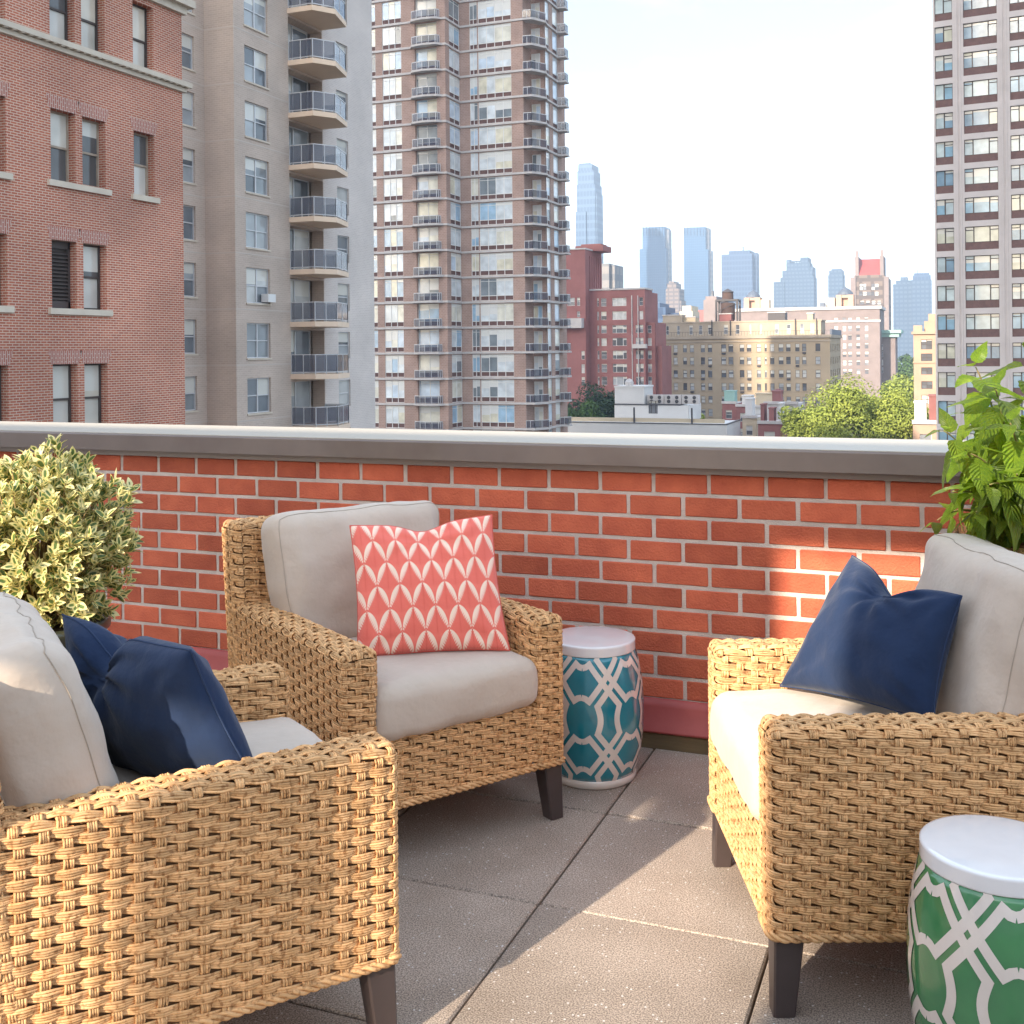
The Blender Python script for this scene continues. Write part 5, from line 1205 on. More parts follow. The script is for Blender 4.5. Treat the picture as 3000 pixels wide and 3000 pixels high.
# ---- long tan apartment house with penthouse
Y0 = 262.0; tn = tag(empty('tan_apartment_house', (xY(2190, Y0), Y0 + 9, ZG)), 'long tan brick apartment house with rows of dark windows and a set-back penthouse', 'building')
X0, X1 = xY(1927, Y0), xY(c2_(1340), Y0); zt = zY(2200, r2_(1005), Y0)
R6 = [(r2_(a), r2_(b2)) for a, b2 in ((1083, 1160), (1215, 1290), (1350, 1425), (1485, 1560), (1620, 1690), (1755, 1830))]
cl = [(1939, 1949), (1959, 1964), (1973, 1985), (2001, 2012), (2021, 2033), (2053, 2065), (2074, 2086), (2113, 2127), (2134, 2148), (2167, 2180), (2188, 2201), (2217, 2229), (2240, 2246), (2256, 2268), (2281, 2295), (2303, 2316), (2330, 2342), (2350, 2362), (2389, 2403)]
ls = win_grid(tn, Y0, [(a, b2, None) for a, b2 in cl], R6, 'sash', frame=M_dkframe, X0=X0, W=X1 - X0, H=zt, m=M_tan, ref=2200)
for i, (xa, zb, ww, hh) in enumerate(ls):
    part(tn, MB().box((xa - 0.12, Y0 - 0.16, zb - 0.16), (xa + ww + 0.12, Y0 + 0.1, zb - 0.003)), 'sill', M_tan2)
    if i % 5 == 2 and ww > 0.7: part(tn, MB().box((xa + 0.1, Y0 - 0.35, zb - 0.62), (xa + ww - 0.1, Y0 - 0.003, zb - 0.2)), 'air_conditioner', M_steel)
Y1 = yX(c2_(1450), X1); sd_ = MB(); so_ = []
for j in range(5):
    ya = Y0 + (Y1 - Y0) * (0.05 + 0.19 * j)
    for (t, bt) in R6: zt_, zb_ = zY(2431, t, Y0), zY(2431, bt, Y0); so_.append((ya - Y0, zb_ - ZG, (Y1 - Y0) * 0.08, zt_ - zb_))
facade(sd_, (X1, Y0, ZG), DY, XP, Y1 - Y0, zt - ZG, so_, 0.25); sd_.box((X0, Y0 + 0.5, ZG), (X1 - 0.4, Y1 - 0.05, zt - 0.3)); part(tn, sd_, 'side_wall', M_tan)
for o in so_: put_window(tn, (X1, Y0 + o[0], ZG + o[1]), DY, XP, 'sash', o[2], o[3], M_dkframe, G_far, 0.2)
zz = zY(2200, r2_(1052), Y0)
part(tn, MB().box((X0 - 0.1, Y0 - 0.35, zt - 0.45), (X1 + 0.35, Y0 + 0.3, zt + 0.25)).box((X0 - 0.1, Y0 - 0.18, zz - 0.2), (X1 + 0.18, Y0 + 0.05, zz + 0.1)).box((X1 + 0.01, Y0 + 0.31, zt - 0.45), (X1 + 0.35, Y1 + 0.2, zt + 0.25)), 'cornice', M_tan2)
part(tn, MB().box((xY(c2_(1342), Y0 + 3), Y0 + 2.5, zt + 0.25), (X1 + 0.2, Y1 + 0.1, zt + 1.5)), 'terrace_screen', M_slate)
Yp = Y0 + 3.2; Xp1 = xY(c2_(1250), Yp); zp = zY(2200, r2_(855), Yp)
pc = [(a, b2, [(r2_(932), r2_(995))]) for a, b2 in ((1938, 1946), (1952, 1960), (1984, 1992), (2020, 2030), (2048, 2058), (2075, 2085), (c2_(250), c2_(292)), (c2_(372), c2_(412)), (c2_(512), c2_(530)), (c2_(620), c2_(640)), (c2_(775), c2_(812)), (c2_(898), c2_(938)), (c2_(1035), c2_(1072)), (c2_(1140), c2_(1178)))]
ph = MB(); opn = []
for a, b2, rr3 in pc: xa, xb = xY(a, Yp), xY(b2, Yp); opn.append((xa - X0, 0.7, xb - xa, 2.2))
facade(ph, (X0, Yp, zt), DX, YN, Xp1 - X0, zp - zt, opn, 0.15); ph.box((X0, Yp + 0.4, zt), (Xp1, Yp + 9, zp - 0.02)); part(tn, ph, 'penthouse_wall', M_tan2)
for o in opn: put_window(tn, (X0 + o[0], Yp, zt + o[1]), DX, YN, 'sash', o[2], o[3], M_white, G_far, 0.13)
part(tn, MB().box((X0, Yp - 0.15, zp), (Xp1 + 0.2, Yp + 9, zp + 0.3)), 'penthouse_coping', M_tan2)
rl = MB(); n = 60
for i in range(n + 1): xx = X0 + (X1 - X0) * i / n; rl.bar((xx, Y0 + 0.2, zt + 0.25), (xx, Y0 + 0.2, zt + 1.25), 0.05)
rl.bar((X0, Y0 + 0.2, zt + 1.25), (X1, Y0 + 0.2, zt + 1.25), 0.07); part(tn, rl, 'roof_railing', M_steel)
for px in (c2_(128), c2_(318), c2_(988), c2_(1205)): xx = xY(px, Yp); part(tn, MB().tube([(xx, Yp - 0.25, zt + 0.3), (xx, Yp - 0.25, zp + 0.6)], 0.14, 6), 'flue', M_steel)
for (a, b2, t, bt, yy, mm) in ((c1(1130), c1(1345), 868, 948, 4, M_tan2), (c2_(705), c2_(880), 760, 840, 4, M_steel), (c2_(205), c2_(325), 775, 850, 2, M_fred), (c2_(1110), c2_(1165), 770, 820, 5, M_tan2), (c1(1345), c1(1500), 890, 948, 6, M_cream)):
    rfun = r1_ if a < 2090 and mm is not M_fred and a < 2040 else r2_
    xa, xb = xY(a, Yp + yy), xY(b2, Yp + yy); za_, zb_ = zY((a + b2) / 2, rfun(t), Yp + yy), zp + 0.3
    part(tn, MB().box((xa, Yp + yy, zb_), (xb, Yp + yy + 4, za_)).box((xa - 0.15, Yp + yy - 0.15, za_ + 0.002), (xb + 0.15, Yp + yy + 4.1, za_ + 0.25), 1), 'roof_bulkhead', [mm, M_slab])
# water tank on its steel frame
Yt = Yp + 3.0; xt = xY(c2_(277), Yt); tk = tag(empty('water_tank', (xt, Yt + 2, zp + 0.3)), 'dark timber water tank on a steel frame above the tan building', 'water tank')
x_a, x_b = xY(c2_(172), Yt) - xt, xY(c2_(388), Yt) - xt; hb = zY(c2_(280), r2_(630), Yt) - zp - 0.3; ht = zY(c2_(280), r2_(545), Yt) - zp - 0.3; hc = zY(c2_(280), r2_(508), Yt) - zp - 0.3
fb_ = MB()
for xx in (x_a, x_b):
    for yy in (-1.8, 1.8): fb_.bar((xx, yy, 0), (xx, yy, hb), 0.42)
for yy in (-1.8, 1.8): fb_.bar((x_a, yy, hb), (x_b, yy, hb), 0.45); fb_.bar((x_a, yy, hb * 0.45), (x_b, yy, hb * 0.9), 0.12)
for xx in (x_a, x_b): fb_.bar((xx, -1.8, hb), (xx, 1.8, hb), 0.45)
fb_.build('steel_frame', M_steel, tk); rt_ = (x_b - x_a) * 0.27
MB().lathe([(rt_ * 0.98, hb + 0.2), (rt_, hb + 0.4), (rt_ * 0.96, ht)], 24).build('tank', M_tank, tk, smooth=False); MB().lathe([(rt_ * 1.12, ht + 0.01), (rt_ * 1.1, ht + 0.1), (0.1, hc)], 24).build('tank_roof', M_steel, tk)
MB().lathe([(rt_ * 1.25, 0.4), (rt_ * 1.25, hb - 0.7), (rt_ * 1.0, hb - 0.5)], 24).build('lower_tank', M_tank, tk)

# ---- pink-grey building with two cupolas
Y0 = 390.0; pk = tag(empty('cupola_building', (xY(2400, Y0), Y0 + 12, ZG)), 'pink grey stone building with two slate roofed cupolas on its roof', 'building')
X0, X1 = xY(c2_(250), Y0), xY(c2_(1855), Y0); zt = zY(2400, r2_(722), Y0)
R8 = [(r2_(a), r2_(b2)) for a, b2 in ((808, 862), (893, 950), (985, 1040), (1073, 1130), (1160, 1215), (1250, 1302), (1338, 1390))]
win_grid(pk, Y0, [(c2_(a), c2_(b2), None) for a, b2 in ((1385, 1425), (1470, 1508), (1528, 1566), (1612, 1650), (1698, 1736))] , R8, 'sash', frame=M_pinkgrey, X0=X0, W=X1 - X0, H=zt, m=M_pinkgrey, ref=2500)
part(pk, MB().box((X0, Y0 + 0.5, ZG), (X1 - 0.1, Y0 + 24, zt - 0.05)).box((X1 - 0.09, Y0 + 0.02, ZG), (X1, Y0 + 24, zt)), 'body', M_pinkgrey)
part(pk, MB().box((X0, Y0 - 0.5, zt - 0.3), (X1 + 0.6, Y0 + 24, zt + 0.7)).box((X0, Y0 - 0.3, zt - 4.6), (X1 + 0.3, Y0 + 0.2, zt - 4.0)), 'cornice', M_slab)
for (a, b2, td, tw2) in ((475, 612, 528, 603), (1422, 1572, 498, 575)):
    xa, xb = xY(c2_(a), Y0 + 6), xY(c2_(b2), Y0 + 6); zb_ = zt + 0.7; z1, z2 = zY(c2_((a + b2) / 2), r2_(tw2), Y0 + 6), zY(c2_((a + b2) / 2), r2_(td), Y0 + 6); cx_ = (xa + xb) / 2; r_ = (xb - xa) / 2
    cup = MB()
    for sx in (-1, 1):
        for sy in (-1, 1): cup.box((cx_ + sx * r_ * 0.82 - 0.9, Y0 + 6 + r_ + sy * r_ * 0.82 - 0.9, zb_), (cx_ + sx * r_ * 0.82 + 0.9, Y0 + 6 + r_ + sy * r_ * 0.82 + 0.9, z1))
    cup.box((cx_ - r_, Y0 + 6, z1 - 1.0), (cx_ + r_, Y0 + 6 + 2 * r_, z1)); cup.box((cx_ - r_ * 0.4, Y0 + 6 + r_ * 0.6, zb_), (cx_ + r_ * 0.4, Y0 + 6 + r_ * 1.4, z1 - 1))
    q = part(pk, cup, 'cupola', M_brownst)
    dn = MB().lathe([(r_ * 1.12, z1 + 0.01), (r_ * 1.0, z1 + (z2 - z1) * 0.35), (r_ * 0.6, z1 + (z2 - z1) * 0.75), (r_ * 0.12, z2), (0.02, z2 + 0.5)], 16, cx=cx_, cy=Y0 + 6 + r_)
    dn.v = [(x - pk.location.x, y - pk.location.y, z - ZG) for x, y, z in dn.v]; dn.build('cupola_roof', M_slate, q)
    part(pk, MB().box((cx_ + (r_ * 1.2 if a < 900 else -r_ * 2.6), Y0 + 6, zb_), (cx_ + (r_ * 2.5 if a < 900 else -r_ * 1.4), Y0 + 11, zY(c2_(650), r2_(625), Y0 + 6))), 'chimney_block', M_cream)
part(pk, MB().box((xY(c2_(955), Y0), Y0 + 3, zt + .7), (xY(c2_(985), Y0), Y0 + 6, zY(c2_(970), r2_(692), Y0))).box((xY(c2_(1230), Y0), Y0 + 3, zt + .7), (xY(c2_(1278), Y0), Y0 + 6, zY(c2_(1250), r2_(655), Y0))), 'roof_vent', M_slate)
# lower wing with a green cornice
gw2 = tag(empty('green_cornice_building', (xY(2603, 400), 408, ZG)), 'grey stone building with a green copper cornice between the trees and towers', 'building')
xa, xb = xY(c6(915), 400), xY(c6(1022), 400); z1 = zY(2600, r6(815), 400)
win_grid(gw2, 400, [(c6(920), c6(934), None)], [(r6(a), r6(a + 40)) for a in (865, 915, 975, 1030)], 'sash', X0=xa, W=xb - xa, H=z1, m=M_pinkgrey, ref=2600)
part(gw2, MB().box((xa, 400.5, ZG), (xb, 415, z1 - 0.02)), 'body', M_pinkgrey); part(gw2, MB().box((xa - 0.8, 399, z1), (xb + 1.2, 416, z1 + 1.3)).box((xa - 1.6, 398.2, z1 + 1.301), (xb + 2, 417, z1 + 2.4)), 'cornice', M_verdi)

# ---- tan house beside the concrete tower
Y0 = 172.0; bs = tag(empty('narrow_tan_house', (xY(2715, Y0), Y0 + 6, ZG)), 'narrow tan stone house with dark windows squeezed beside the concrete tower', 'building')
X0, X1 = xY(c6(1150), Y0), xY(c6(1330), Y0); zt = zY(2700, r6(795), Y0)
R9 = [(r6(a), r6(b2)) for a, b2 in ((832, 902), (932, 985), (1030, 1080), (1128, 1182), (1225, 1290))]
win_grid(bs, Y0, [(c6(1203), c6(1282), None)], R9, 'sash2', frame=M_dkframe, X0=X0, W=X1 - X0, H=zt, m=M_brownst, ref=2715)
part(bs, MB().box((X0, Y0 + 0.5, ZG), (X1, Y0 + 12, zt - 0.02)), 'body', M_brownst)
part(bs, MB().box((X0 - 0.25, Y0 - 0.3, zt), (X1 + 0.1, Y0 + 12, zt + 0.4)).box((X0, Y0 + 0.1, zt + 0.401), (X0 + 1.2, Y0 + 1.2, zt + 1.3)).box((xY(c6(1225), Y0), Y0 + 1.5, zt + 0.401), (X1, Y0 + 9, zY(2720, r6(700), Y0))).box((xY(c6(1255), Y0), Y0 + 2, zY(2720, r6(699), Y0)), (X1, Y0 + 8, zY(2725, r6(648), Y0))).box((X0 - 0.1, Y0 - 0.12, zY(2700, r6(1000), Y0)), (X1, Y0 - 0.01, zY(2700, r6(990), Y0))), 'parapet', M_brownst)

# ---- white flat-roofed building with its bulkhead and condensers
Y0 = 178.0; wb = tag(empty('white_flat_roofed_building', (xY(1900, Y0), Y0 + 10, ZG)), 'low white flat-roofed building with a timber roof fence and a white bulkhead', 'building')
c3 = lambda x: 1650 + x * 0.3364; r3_ = lambda y: 1050 + y * 0.3364
X0, X1 = xY(1640, Y0), xY(c3(1420), Y0); zt = zY(1900, r3_(568), Y0); Y1 = yX(c3(1535), X1)
part(wb, MB().prism([(X0, Y0), (X1, Y0), (X1, Y1), (X0, Y1)], ZG, zt), 'wall', M_roofw)
part(wb, MB().box((X0, Y0 - 0.08, zt), (X1 + 0.08, Y0 + 0.3, zt + 0.14)).box((X1 - 0.3, Y0 + 0.301, zt), (X1 + 0.08, Y1, zt + 0.14)), 'roof_edge', M_steel)
fn = MB().box((X0, Y0 + 1.2, zt + 0.15), (xY(c3(1400), Y0 + 1.2), Y0 + 1.3, zY(1900, r3_(520), Y0 + 1.2))); part(wb, fn, 'roof_fence', M_cream)
for px in (c3(598), c3(1103)): xx = xY(px, Y0); part(wb, MB().box((xx - 0.12, Y0 + 0.9, zt), (xx + 0.12, Y0 + 1.15, zt + 2.6)), 'fence_post', M_steel)
Ym = Y0 + 6; xa, xb = xY(c3(442), Ym), xY(c3(1085), Ym); zm = zY(1900, r3_(408), Ym)
mo = MB(); facade(mo, (xa, Ym, zt), DX, YN, xb - xa, zm - zt, [(xY(c3(738), Ym) - xa, 1.3, xY(c3(818), Ym) - xY(c3(738), Ym), 2.2)], 0.3); mo.box((xa, Ym + 0.5, zt), (xb, Ym + 10, zm - 0.02)); part(wb, mo, 'roof_house', M_roofw)
put_window(wb, (xY(c3(738), Ym), Ym, zt + 1.3), DX, YN, 'tri', xY(c3(818), Ym) - xY(c3(738), Ym), 2.2, M_dkframe, G_far, 0.25)
part(wb, MB().box((xa, Ym - 0.1, zm), (xY(c3(1015), Ym), Ym + 10, zm + 0.2)), 'roof_house_edge', M_steel)
za_ = zY(1830, r3_(255), Ym); part(wb, MB().box((xa, Ym + 0.2, zm + 0.21), (xY(c3(700), Ym), Ym + 6, za_)).box((xa - 0.1, Ym + 0.1, za_ + 0.002), (xY(c3(705), Ym), Ym + 6.1, za_ + 0.3)), 'bulkhead', M_roofw)
part(wb, MB().lathe([(0.7, za_ + 0.31), (0.8, za_ + 0.9), (0.4, za_ + 1.4), (0.05, za_ + 1.5)], 12, cx=xY(c3(545), Ym), cy=Ym + 2), 'roof_ventilator', M_slab)
xac = xY(c3(705), Ym); zt3 = zY(1950, r3_(318), Ym) - zm - 0.25
fanm = MB(); fanm.box((0, 0, 0), (2.9, 1.2, zt3), 0)
for fz in (0.28, 0.72):
    for fx in (0.75, 2.15): fanm.tube([(fx, -0.03, zt3 * fz), (fx, 0.01, zt3 * fz)], min(0.55, zt3 * 0.2), 16, 1)
fanmesh = fanm.mesh('condenser', [M_slab, M_steel])
for i in range(3): tag(inst('condenser', fanmesh, None, (xac + i * 3.0 + 0.2, Ym + 0.9, zm + 0.21)), ('grey rooftop condenser with fan grilles, the one touching the white bulkhead', 'grey rooftop condenser with fan grilles, between two others on the white roof', 'grey rooftop condenser with fan grilles, farthest from the white bulkhead')[i], 'air conditioner', 'condensers on the white roof')

# ---- small rowhouse roofs
def rowhouse(label, a, b2, t, Y, m, depth=9, extra=None):
    xa, xb = xY(a, Y), xY(b2, Y); z1 = zY((a + b2) / 2, t, Y); o = tag(empty('rowhouse', ((xa + xb) / 2, Y + depth / 2, ZG)), label, 'house', 'low rowhouses below the parapet')
    w = MB(); W = xb - xa; nb = max(1, int(W / 2.2)); op_ = []
    for i in range(nb):
        for k in range(4): op_.append((W * (i + 0.25) / nb, z1 - ZG - 3.0 - 3.1 * k, W * 0.45 / nb, 1.7))
    facade(w, (xa, Y, ZG), DX, YN, W, z1 - ZG, op_, 0.2); w.box((xa, Y + 0.4, ZG), (xb, Y + depth, z1 - 0.02)); part(o, w, 'wall', m)
    for q in op_: put_window(o, (xa + q[0], Y, ZG + q[1]), DX, YN, 'sash', q[2], q[3], M_white, G_far, 0.17)
    part(o, MB().box((xa - 0.1, Y - 0.25, z1), (xb + 0.1, Y + 0.2, z1 + 0.5)), 'cornice', M_slab); part(o, MB().box((xa, Y + 0.21, z1 - 0.01), (xb, Y + depth, z1 + 0.05)), 'roof', M_conc)
    for (u0, u1, h, mm) in (extra or []): part(o, MB().box((xa + W * u0, Y + 1.5, z1 + 0.051), (xa + W * u1, Y + 4.5, z1 + h)).box((xa + W * u0 - 0.1, Y + 1.4, z1 + h + 0.002), (xa + W * u1 + 0.1, Y + 4.6, z1 + h + 0.2)), 'chimney', mm)
    return o
rowhouse('red brick rowhouse with a pale green bulkhead below the tan building', c3(1380), c3(1500), r3_(395), 226, M_fred, extra=[(0.05, 0.8, 2.4, M_verdi)])
rowhouse('red rowhouse with white roof sheds below the tan building', c3(1500), c3(1640), r3_(420), 222, M_fred2, extra=[(0.3, 0.9, 2.0, M_roofw)])
rowhouse('white rendered rowhouse with a flat deck roof below the tan building', c3(1640), c3(1860), r3_(430), 220, M_roofw, extra=[(0.1, 0.85, 2.6, M_cream), (0.9, 1.0, 3.4, M_fred)])
rowhouse('cream rowhouse gable with a square chimney beside the white roof', c3(1555), c3(1680), r3_(520), 196, M_cream, extra=[(0.1, 0.6, 3.2, M_roofw)])
rowhouse('red brick rowhouse with tall chimney stacks beside the big tree', c3(1690), c3(1900), r3_(570), 186, M_fred, extra=[(0.05, 0.2, 3, M_fred2), (0.4, 0.6, 2.4, M_fred), (0.8, 0.95, 3.2, M_roofw)])
rowhouse('pale grey rowhouse half hidden by the big tree', c6(90), c6(330), r6(1290), 205, M_slab, extra=[(0.2, 0.45, 2.2, M_fred)])
rowhouse('brown rowhouse with a white roof bulkhead beside the concrete tower', c6(1140), c6(1330), r6(1430), 150, M_brownst, extra=[(0.05, 0.5, 2.6, M_roofw), (0.6, 0.9, 3.4, M_fred2)])

# ================================================================= SKYLINE
def grid_glass(name, base, line, sx=3.2, sz=4.0, rough=0.5, metal=0.0, lw=0.14, var=0.15):
    m = mat(name, base, rough, metal=metal, spec=0.25); N, L, b = nodes_of(m)
    tcn = N.new('ShaderNodeTexCoord'); sp = N.new('ShaderNodeSeparateXYZ'); L(tcn.outputs['Object'], sp.inputs[0])
    def M(op, a, b_=None):
        n = N.new('ShaderNodeMath'); n.operation = op
        for i, x in enumerate((a, b_)):
            if x is None: continue
            if isinstance(x, (int, float)): n.inputs[i].default_value = x
            else: L(x, n.inputs[i])
        return n.outputs[0]
    uu = M('FRACT', M('DIVIDE', M('ADD', sp.outputs[0], sp.outputs[1]), sx)); vv = M('FRACT', M('DIVIDE', sp.outputs[2], sz))
    ln = M('MAXIMUM', M('LESS_THAN', uu, lw), M('LESS_THAN', vv, lw * 1.6))
    nz = N.new('ShaderNodeTexNoise'); nz.inputs['Scale'].default_value = 0.02; L(tcn.outputs['Object'], nz.inputs['Vector'])
    hs = N.new('ShaderNodeHueSaturation'); hs.inputs['Color'].default_value = (*base, 1); L(M('ADD', 1 - var, M('MULTIPLY', nz.outputs['Fac'], var * 2)), hs.inputs['Value'])
    x = N.new('ShaderNodeMix'); x.data_type = 'RGBA'; L(ln, x.inputs[0]); L(hs.outputs[0], x.inputs[6]); x.inputs[7].default_value = (*line, 1); L(x.outputs[2], b.inputs['Base Color']); return m
K_twin = grid_glass('blue_curtain_wall', (0.010, 0.060, 0.150), (0.03, 0.095, 0.19), 3.4, 4.2); K_tall = grid_glass('pale_curtain_wall', (0.015, 0.05, 0.115), (0.05, 0.10, 0.175), 5.0, 12.0, lw=0.22)
K_slate = grid_glass('slate_curtain_wall', (0.016, 0.045, 0.11), (0.04, 0.08, 0.155), 4.6, 8.0, lw=0.2); K_lime = grid_glass('limestone_grid', (0.075, 0.11, 0.165), (0.035, 0.065, 0.115), 5.5, 6.0, rough=0.8, metal=0, lw=0.3)
K_brick = grid_glass('brick_grid', (0.20, 0.155, 0.135), (0.11, 0.09, 0.085), 6.5, 5.0, rough=0.9, metal=0, lw=0.28); K_bronze = grid_glass('bronze_grid', (0.22, 0.205, 0.20), (0.14, 0.14, 0.15), 8, 9, rough=0.6, metal=0, lw=0.3)
def sky_tower(name, label, Zc, blocks, m, dep=None):
    """blocks: (px0, px1, py_top[, front_shift]) of boxes squared to the street grid, at plan depth Zc"""
    pm_ = (blocks[0][0] + blocks[0][1]) / 2; c = c2w((pm_ - 1500) / FPX * Zc, Zc); Yf = c.y
    o = tag(empty(name, (c.x, Yf + 20, ZG)), label, 'skyscraper')
    for bl in blocks:
        a, b2, t = bl[:3]; sh = bl[3] if len(bl) > 3 else 0.0; mm = bl[4] if len(bl) > 4 else m; nm = bl[5] if len(bl) > 5 else 'tower_block'; dp = bl[6] if len(bl) > 6 else (dep or 34); bb = bl[7] if len(bl) > 7 else None
        xa, xb = xY(a, Yf + sh), xY(b2, Yf + sh); z1 = zY((a + b2) / 2, t, Yf + sh); z0 = ZG if bb is None else zY((a + b2) / 2, bb, Yf + sh)
        part(o, MB().box((xa, Yf + sh, z0), (xb, Yf + sh + dp, z1)), nm, mm)
    return o, Yf
D = 1.5528
sky_tower('slender_tower', 'slender pale blue skyscraper, tallest on the skyline, with a notched top', 1660, [(1694, 1748, 540), (1696, 1744, 500, 4), (1699, 1739, 482, 6), (1702, 1733, 478, 10), (1722, 1753, 566, 2, K_tall, 'side_slab', 30), (1690, 1720, 620, -3)], K_tall)
sky_tower('twin_glass_tower', 'blue glass tower, the one of the twin pair beside the dark red apartment house', 1845, [(1885, 1950, 665, 0), (1876, 1954, 728, -4), (1950, 1962, 672, 8, K_bronze, 'painted_lit_edge', 20)] + [(1885.5 + i * 9.4, 1887.3 + i * 9.4, 664, -1.5, K_slate, 'crown_fin', 3, 690) for i in range(7)], K_twin, 40)  # lit edge: sunlight on the tower's side painted as a paler strip
sky_tower('twin_glass_tower', 'blue glass tower, the one of the twin pair above the water tank', 1845, [(2006, 2070, 666, 0), (2007, 2077, 732, -4), (2070, 2079, 668, 8, K_bronze, 'painted_lit_edge', 20), (2077, 2086, 735, 6, K_bronze, 'painted_lit_edge', 16)] + [(2006.5 + i * 9.4, 2008.3 + i * 9.4, 665, -1.5, K_slate, 'crown_fin', 3, 690) for i in range(7)], K_twin, 40)  # paler edge strips paint in the sunlit side
sky_tower('slab_tower', 'broad slate blue slab tower with a flat crown behind the water tank', 1700, [(2116, 2206, 744), (2138, 2200, 734, 3), (2178, 2181, 722, 10, K_slate, 'antenna', 3), (2204, 2219, 740, 12, K_slate, 'side_slab', 24)], K_slate, 40)
sky_tower('stepped_limestone_tower', 'stepped pale limestone tower with an open crown loggia', 1720, [(2264, 2386, 900, -6), (2268, 2300, 826, -2), (2288, 2386, 812, 0), (2294, 2382, 792, 1.5), (2306, 2374, 770, 3), (2306, 2318, 761, 4), (2347, 2370, 754, 4), (2318, 2347, 764, 5, K_lime, 'loggia_beam', 6, 768)] + [(2321 + i * 7, 2323.5 + i * 7, 767, 5, K_lime, 'loggia_post', 3, 782) for i in range(4)] + [(2375, 2383, 781, 6)], K_lime, 40)
sky_tower('small_blue_tower', 'small pale blue tower between the stepped tower and the red roofed hotel', 1600, [(2428, 2472, 805), (2431, 2470, 792, 2), (2438, 2466, 788, 4)], K_lime, 26)
sky_tower('gabled_pale_tower', 'pale tower with a pointed gable top beside the concrete tower', 1500, [(2618, 2684, 832), (2626, 2672, 822, 2), (2640, 2660, 812, 4)], K_lime, 30)
sky_tower('crowned_pale_tower', 'pale tower with a mansard crown beside the concrete tower', 1480, [(2672, 2730, 820), (2676, 2728, 806, 2, K_slate, 'crown', 26), (2680, 2724, 800, 4, K_slate, 'crown', 20), (2688, 2690, 790, 8, K_slate, 'spire', 2)], K_lime, 30)
sky_tower('pale_slab_tower', 'pale striped slab tower rising behind the dark red apartment house', 720, [(1760, 1786, 772), (1786, 1803, 776, 4, K_bronze, 'side_slab', 20)], K_bronze, 24)
sky_tower('brown_stepped_tower', 'small brown stepped tower between the twin glass towers', 1350, [(1952, 1992, 846), (1956, 1983, 830, 2), (1962, 1976, 824, 4), (1985, 1997, 880, 1)], K_brick, 26)
sky_tower('plain_block_tower', 'low grey block with a chimney under the twin towers', 520, [(2062, 2112, 878), (2068, 2100, 868, 3), (2086, 2090, 852, 6, K_bronze, 'chimney', 3)], M_pinkgrey, 20)
sky_tower('low_brick_block', 'low red brick block under the twin towers', 600, [(2038, 2068, 908), (2012, 2040, 915, 3, K_slate, 'annex', 20)], M_fred, 20)
sky_tower('round_topped_block', 'pale block with a round roof tank under the twin towers', 480, [(1992, 2030, 912), (2000, 2026, 896, 2)], M_cream, 14)
sky_tower('glass_roof_block', 'bluish low block with roof plant beside the dark red house', 560, [(1918, 1952, 900), (1924, 1934, 888, 3), (1940, 1990, 918, 5)], K_slate, 20)
# hotel tower with the red hipped roof
Zc = 640; ht_, Yf = sky_tower('red_roofed_hotel', 'stone hotel tower with a steep red roof between stone gables', Zc, [(c6(712), c6(978), r6(400), 0), (c6(735), c6(948), r6(375), 2), (c6(708), c6(745), r6(392), -1, M_pinkgrey, 'corner_turret', 6), (c6(945), c6(978), r6(385), -1, M_pinkgrey, 'corner_turret', 6)], K_brick, 24)
xa, xb = xY(c6(742), Yf + 2), xY(c6(944), Yf + 2); z0, z1 = zY(c6(840), r6(375), Yf + 2), zY(c6(840), r6(256), Yf + 2)
part(ht_, MB().add([(xa + 2, Yf + 2, z0), (xb - 2, Yf + 2, z0), (xb - 2, Yf + 22, z0), (xa + 2, Yf + 22, z0), (xa + 2, Yf + 10, z1), (xb - 2, Yf + 10, z1)], [(0, 1, 5, 4), (2, 3, 4, 5), (1, 2, 5), (3, 0, 4), (3, 2, 1, 0)]), 'red_roof', M_redroof)
for xx in (xa, xb - 2): part(ht_, MB().box((xx, Yf + 1.6, z0 - 0.5), (xx + 1.99, Yf + 22.4, z1 + 1)).box((xx + 0.3, Yf + 3, z1 + 1.001), (xx + 1.7, Yf + 6, z1 + 4.5)), 'gable_wall', M_pinkgrey)
for (px, py) in [(c6(785), r6(458)), (c6(805), r6(458)), (c6(868), r6(458)), (c6(892), r6(458))] + [(c6(780 + 28 * i), r6(497)) for i in range(5)] + [(c6(790 + 40 * i), r6(560)) for i in range(4)]:
    P = at_Y(px, py, Yf); put_window(ht_, (P.x - 1.2, Yf, P.z - 2), DX, YN, 'sash', 2.0, 3.6 if py < r6(480) else 2.2, M_dkframe, G_far, -0.05)
# distant ridge
hb = MB(); N_ = 60; vs_ = []
for i in range(N_ + 1):
    t = i / N_; x = -3600 + 6200 * t; h = 8 + 14 * noise.noise((t * 9, 2, 0)) + 10 * noise.noise((t * 31, 5, 0)); vs_ += [(x, 3900, ZG), (x, 3960, ZG + 26 + h), (x, 4100, ZG + 26 + h)]
hb.add(vs_, [f for i in range(N_) for f in ((i*3, (i+1)*3, (i+1)*3+1, i*3+1), (i*3+1, (i+1)*3+1, (i+1)*3+2, i*3+2))]); tag(hb.build('hills', mat('far_ridge', (0.07, 0.09, 0.07), 0.95, var=(0.14, 0.13, 0.12), var_scale=0.02)), kind='structure')
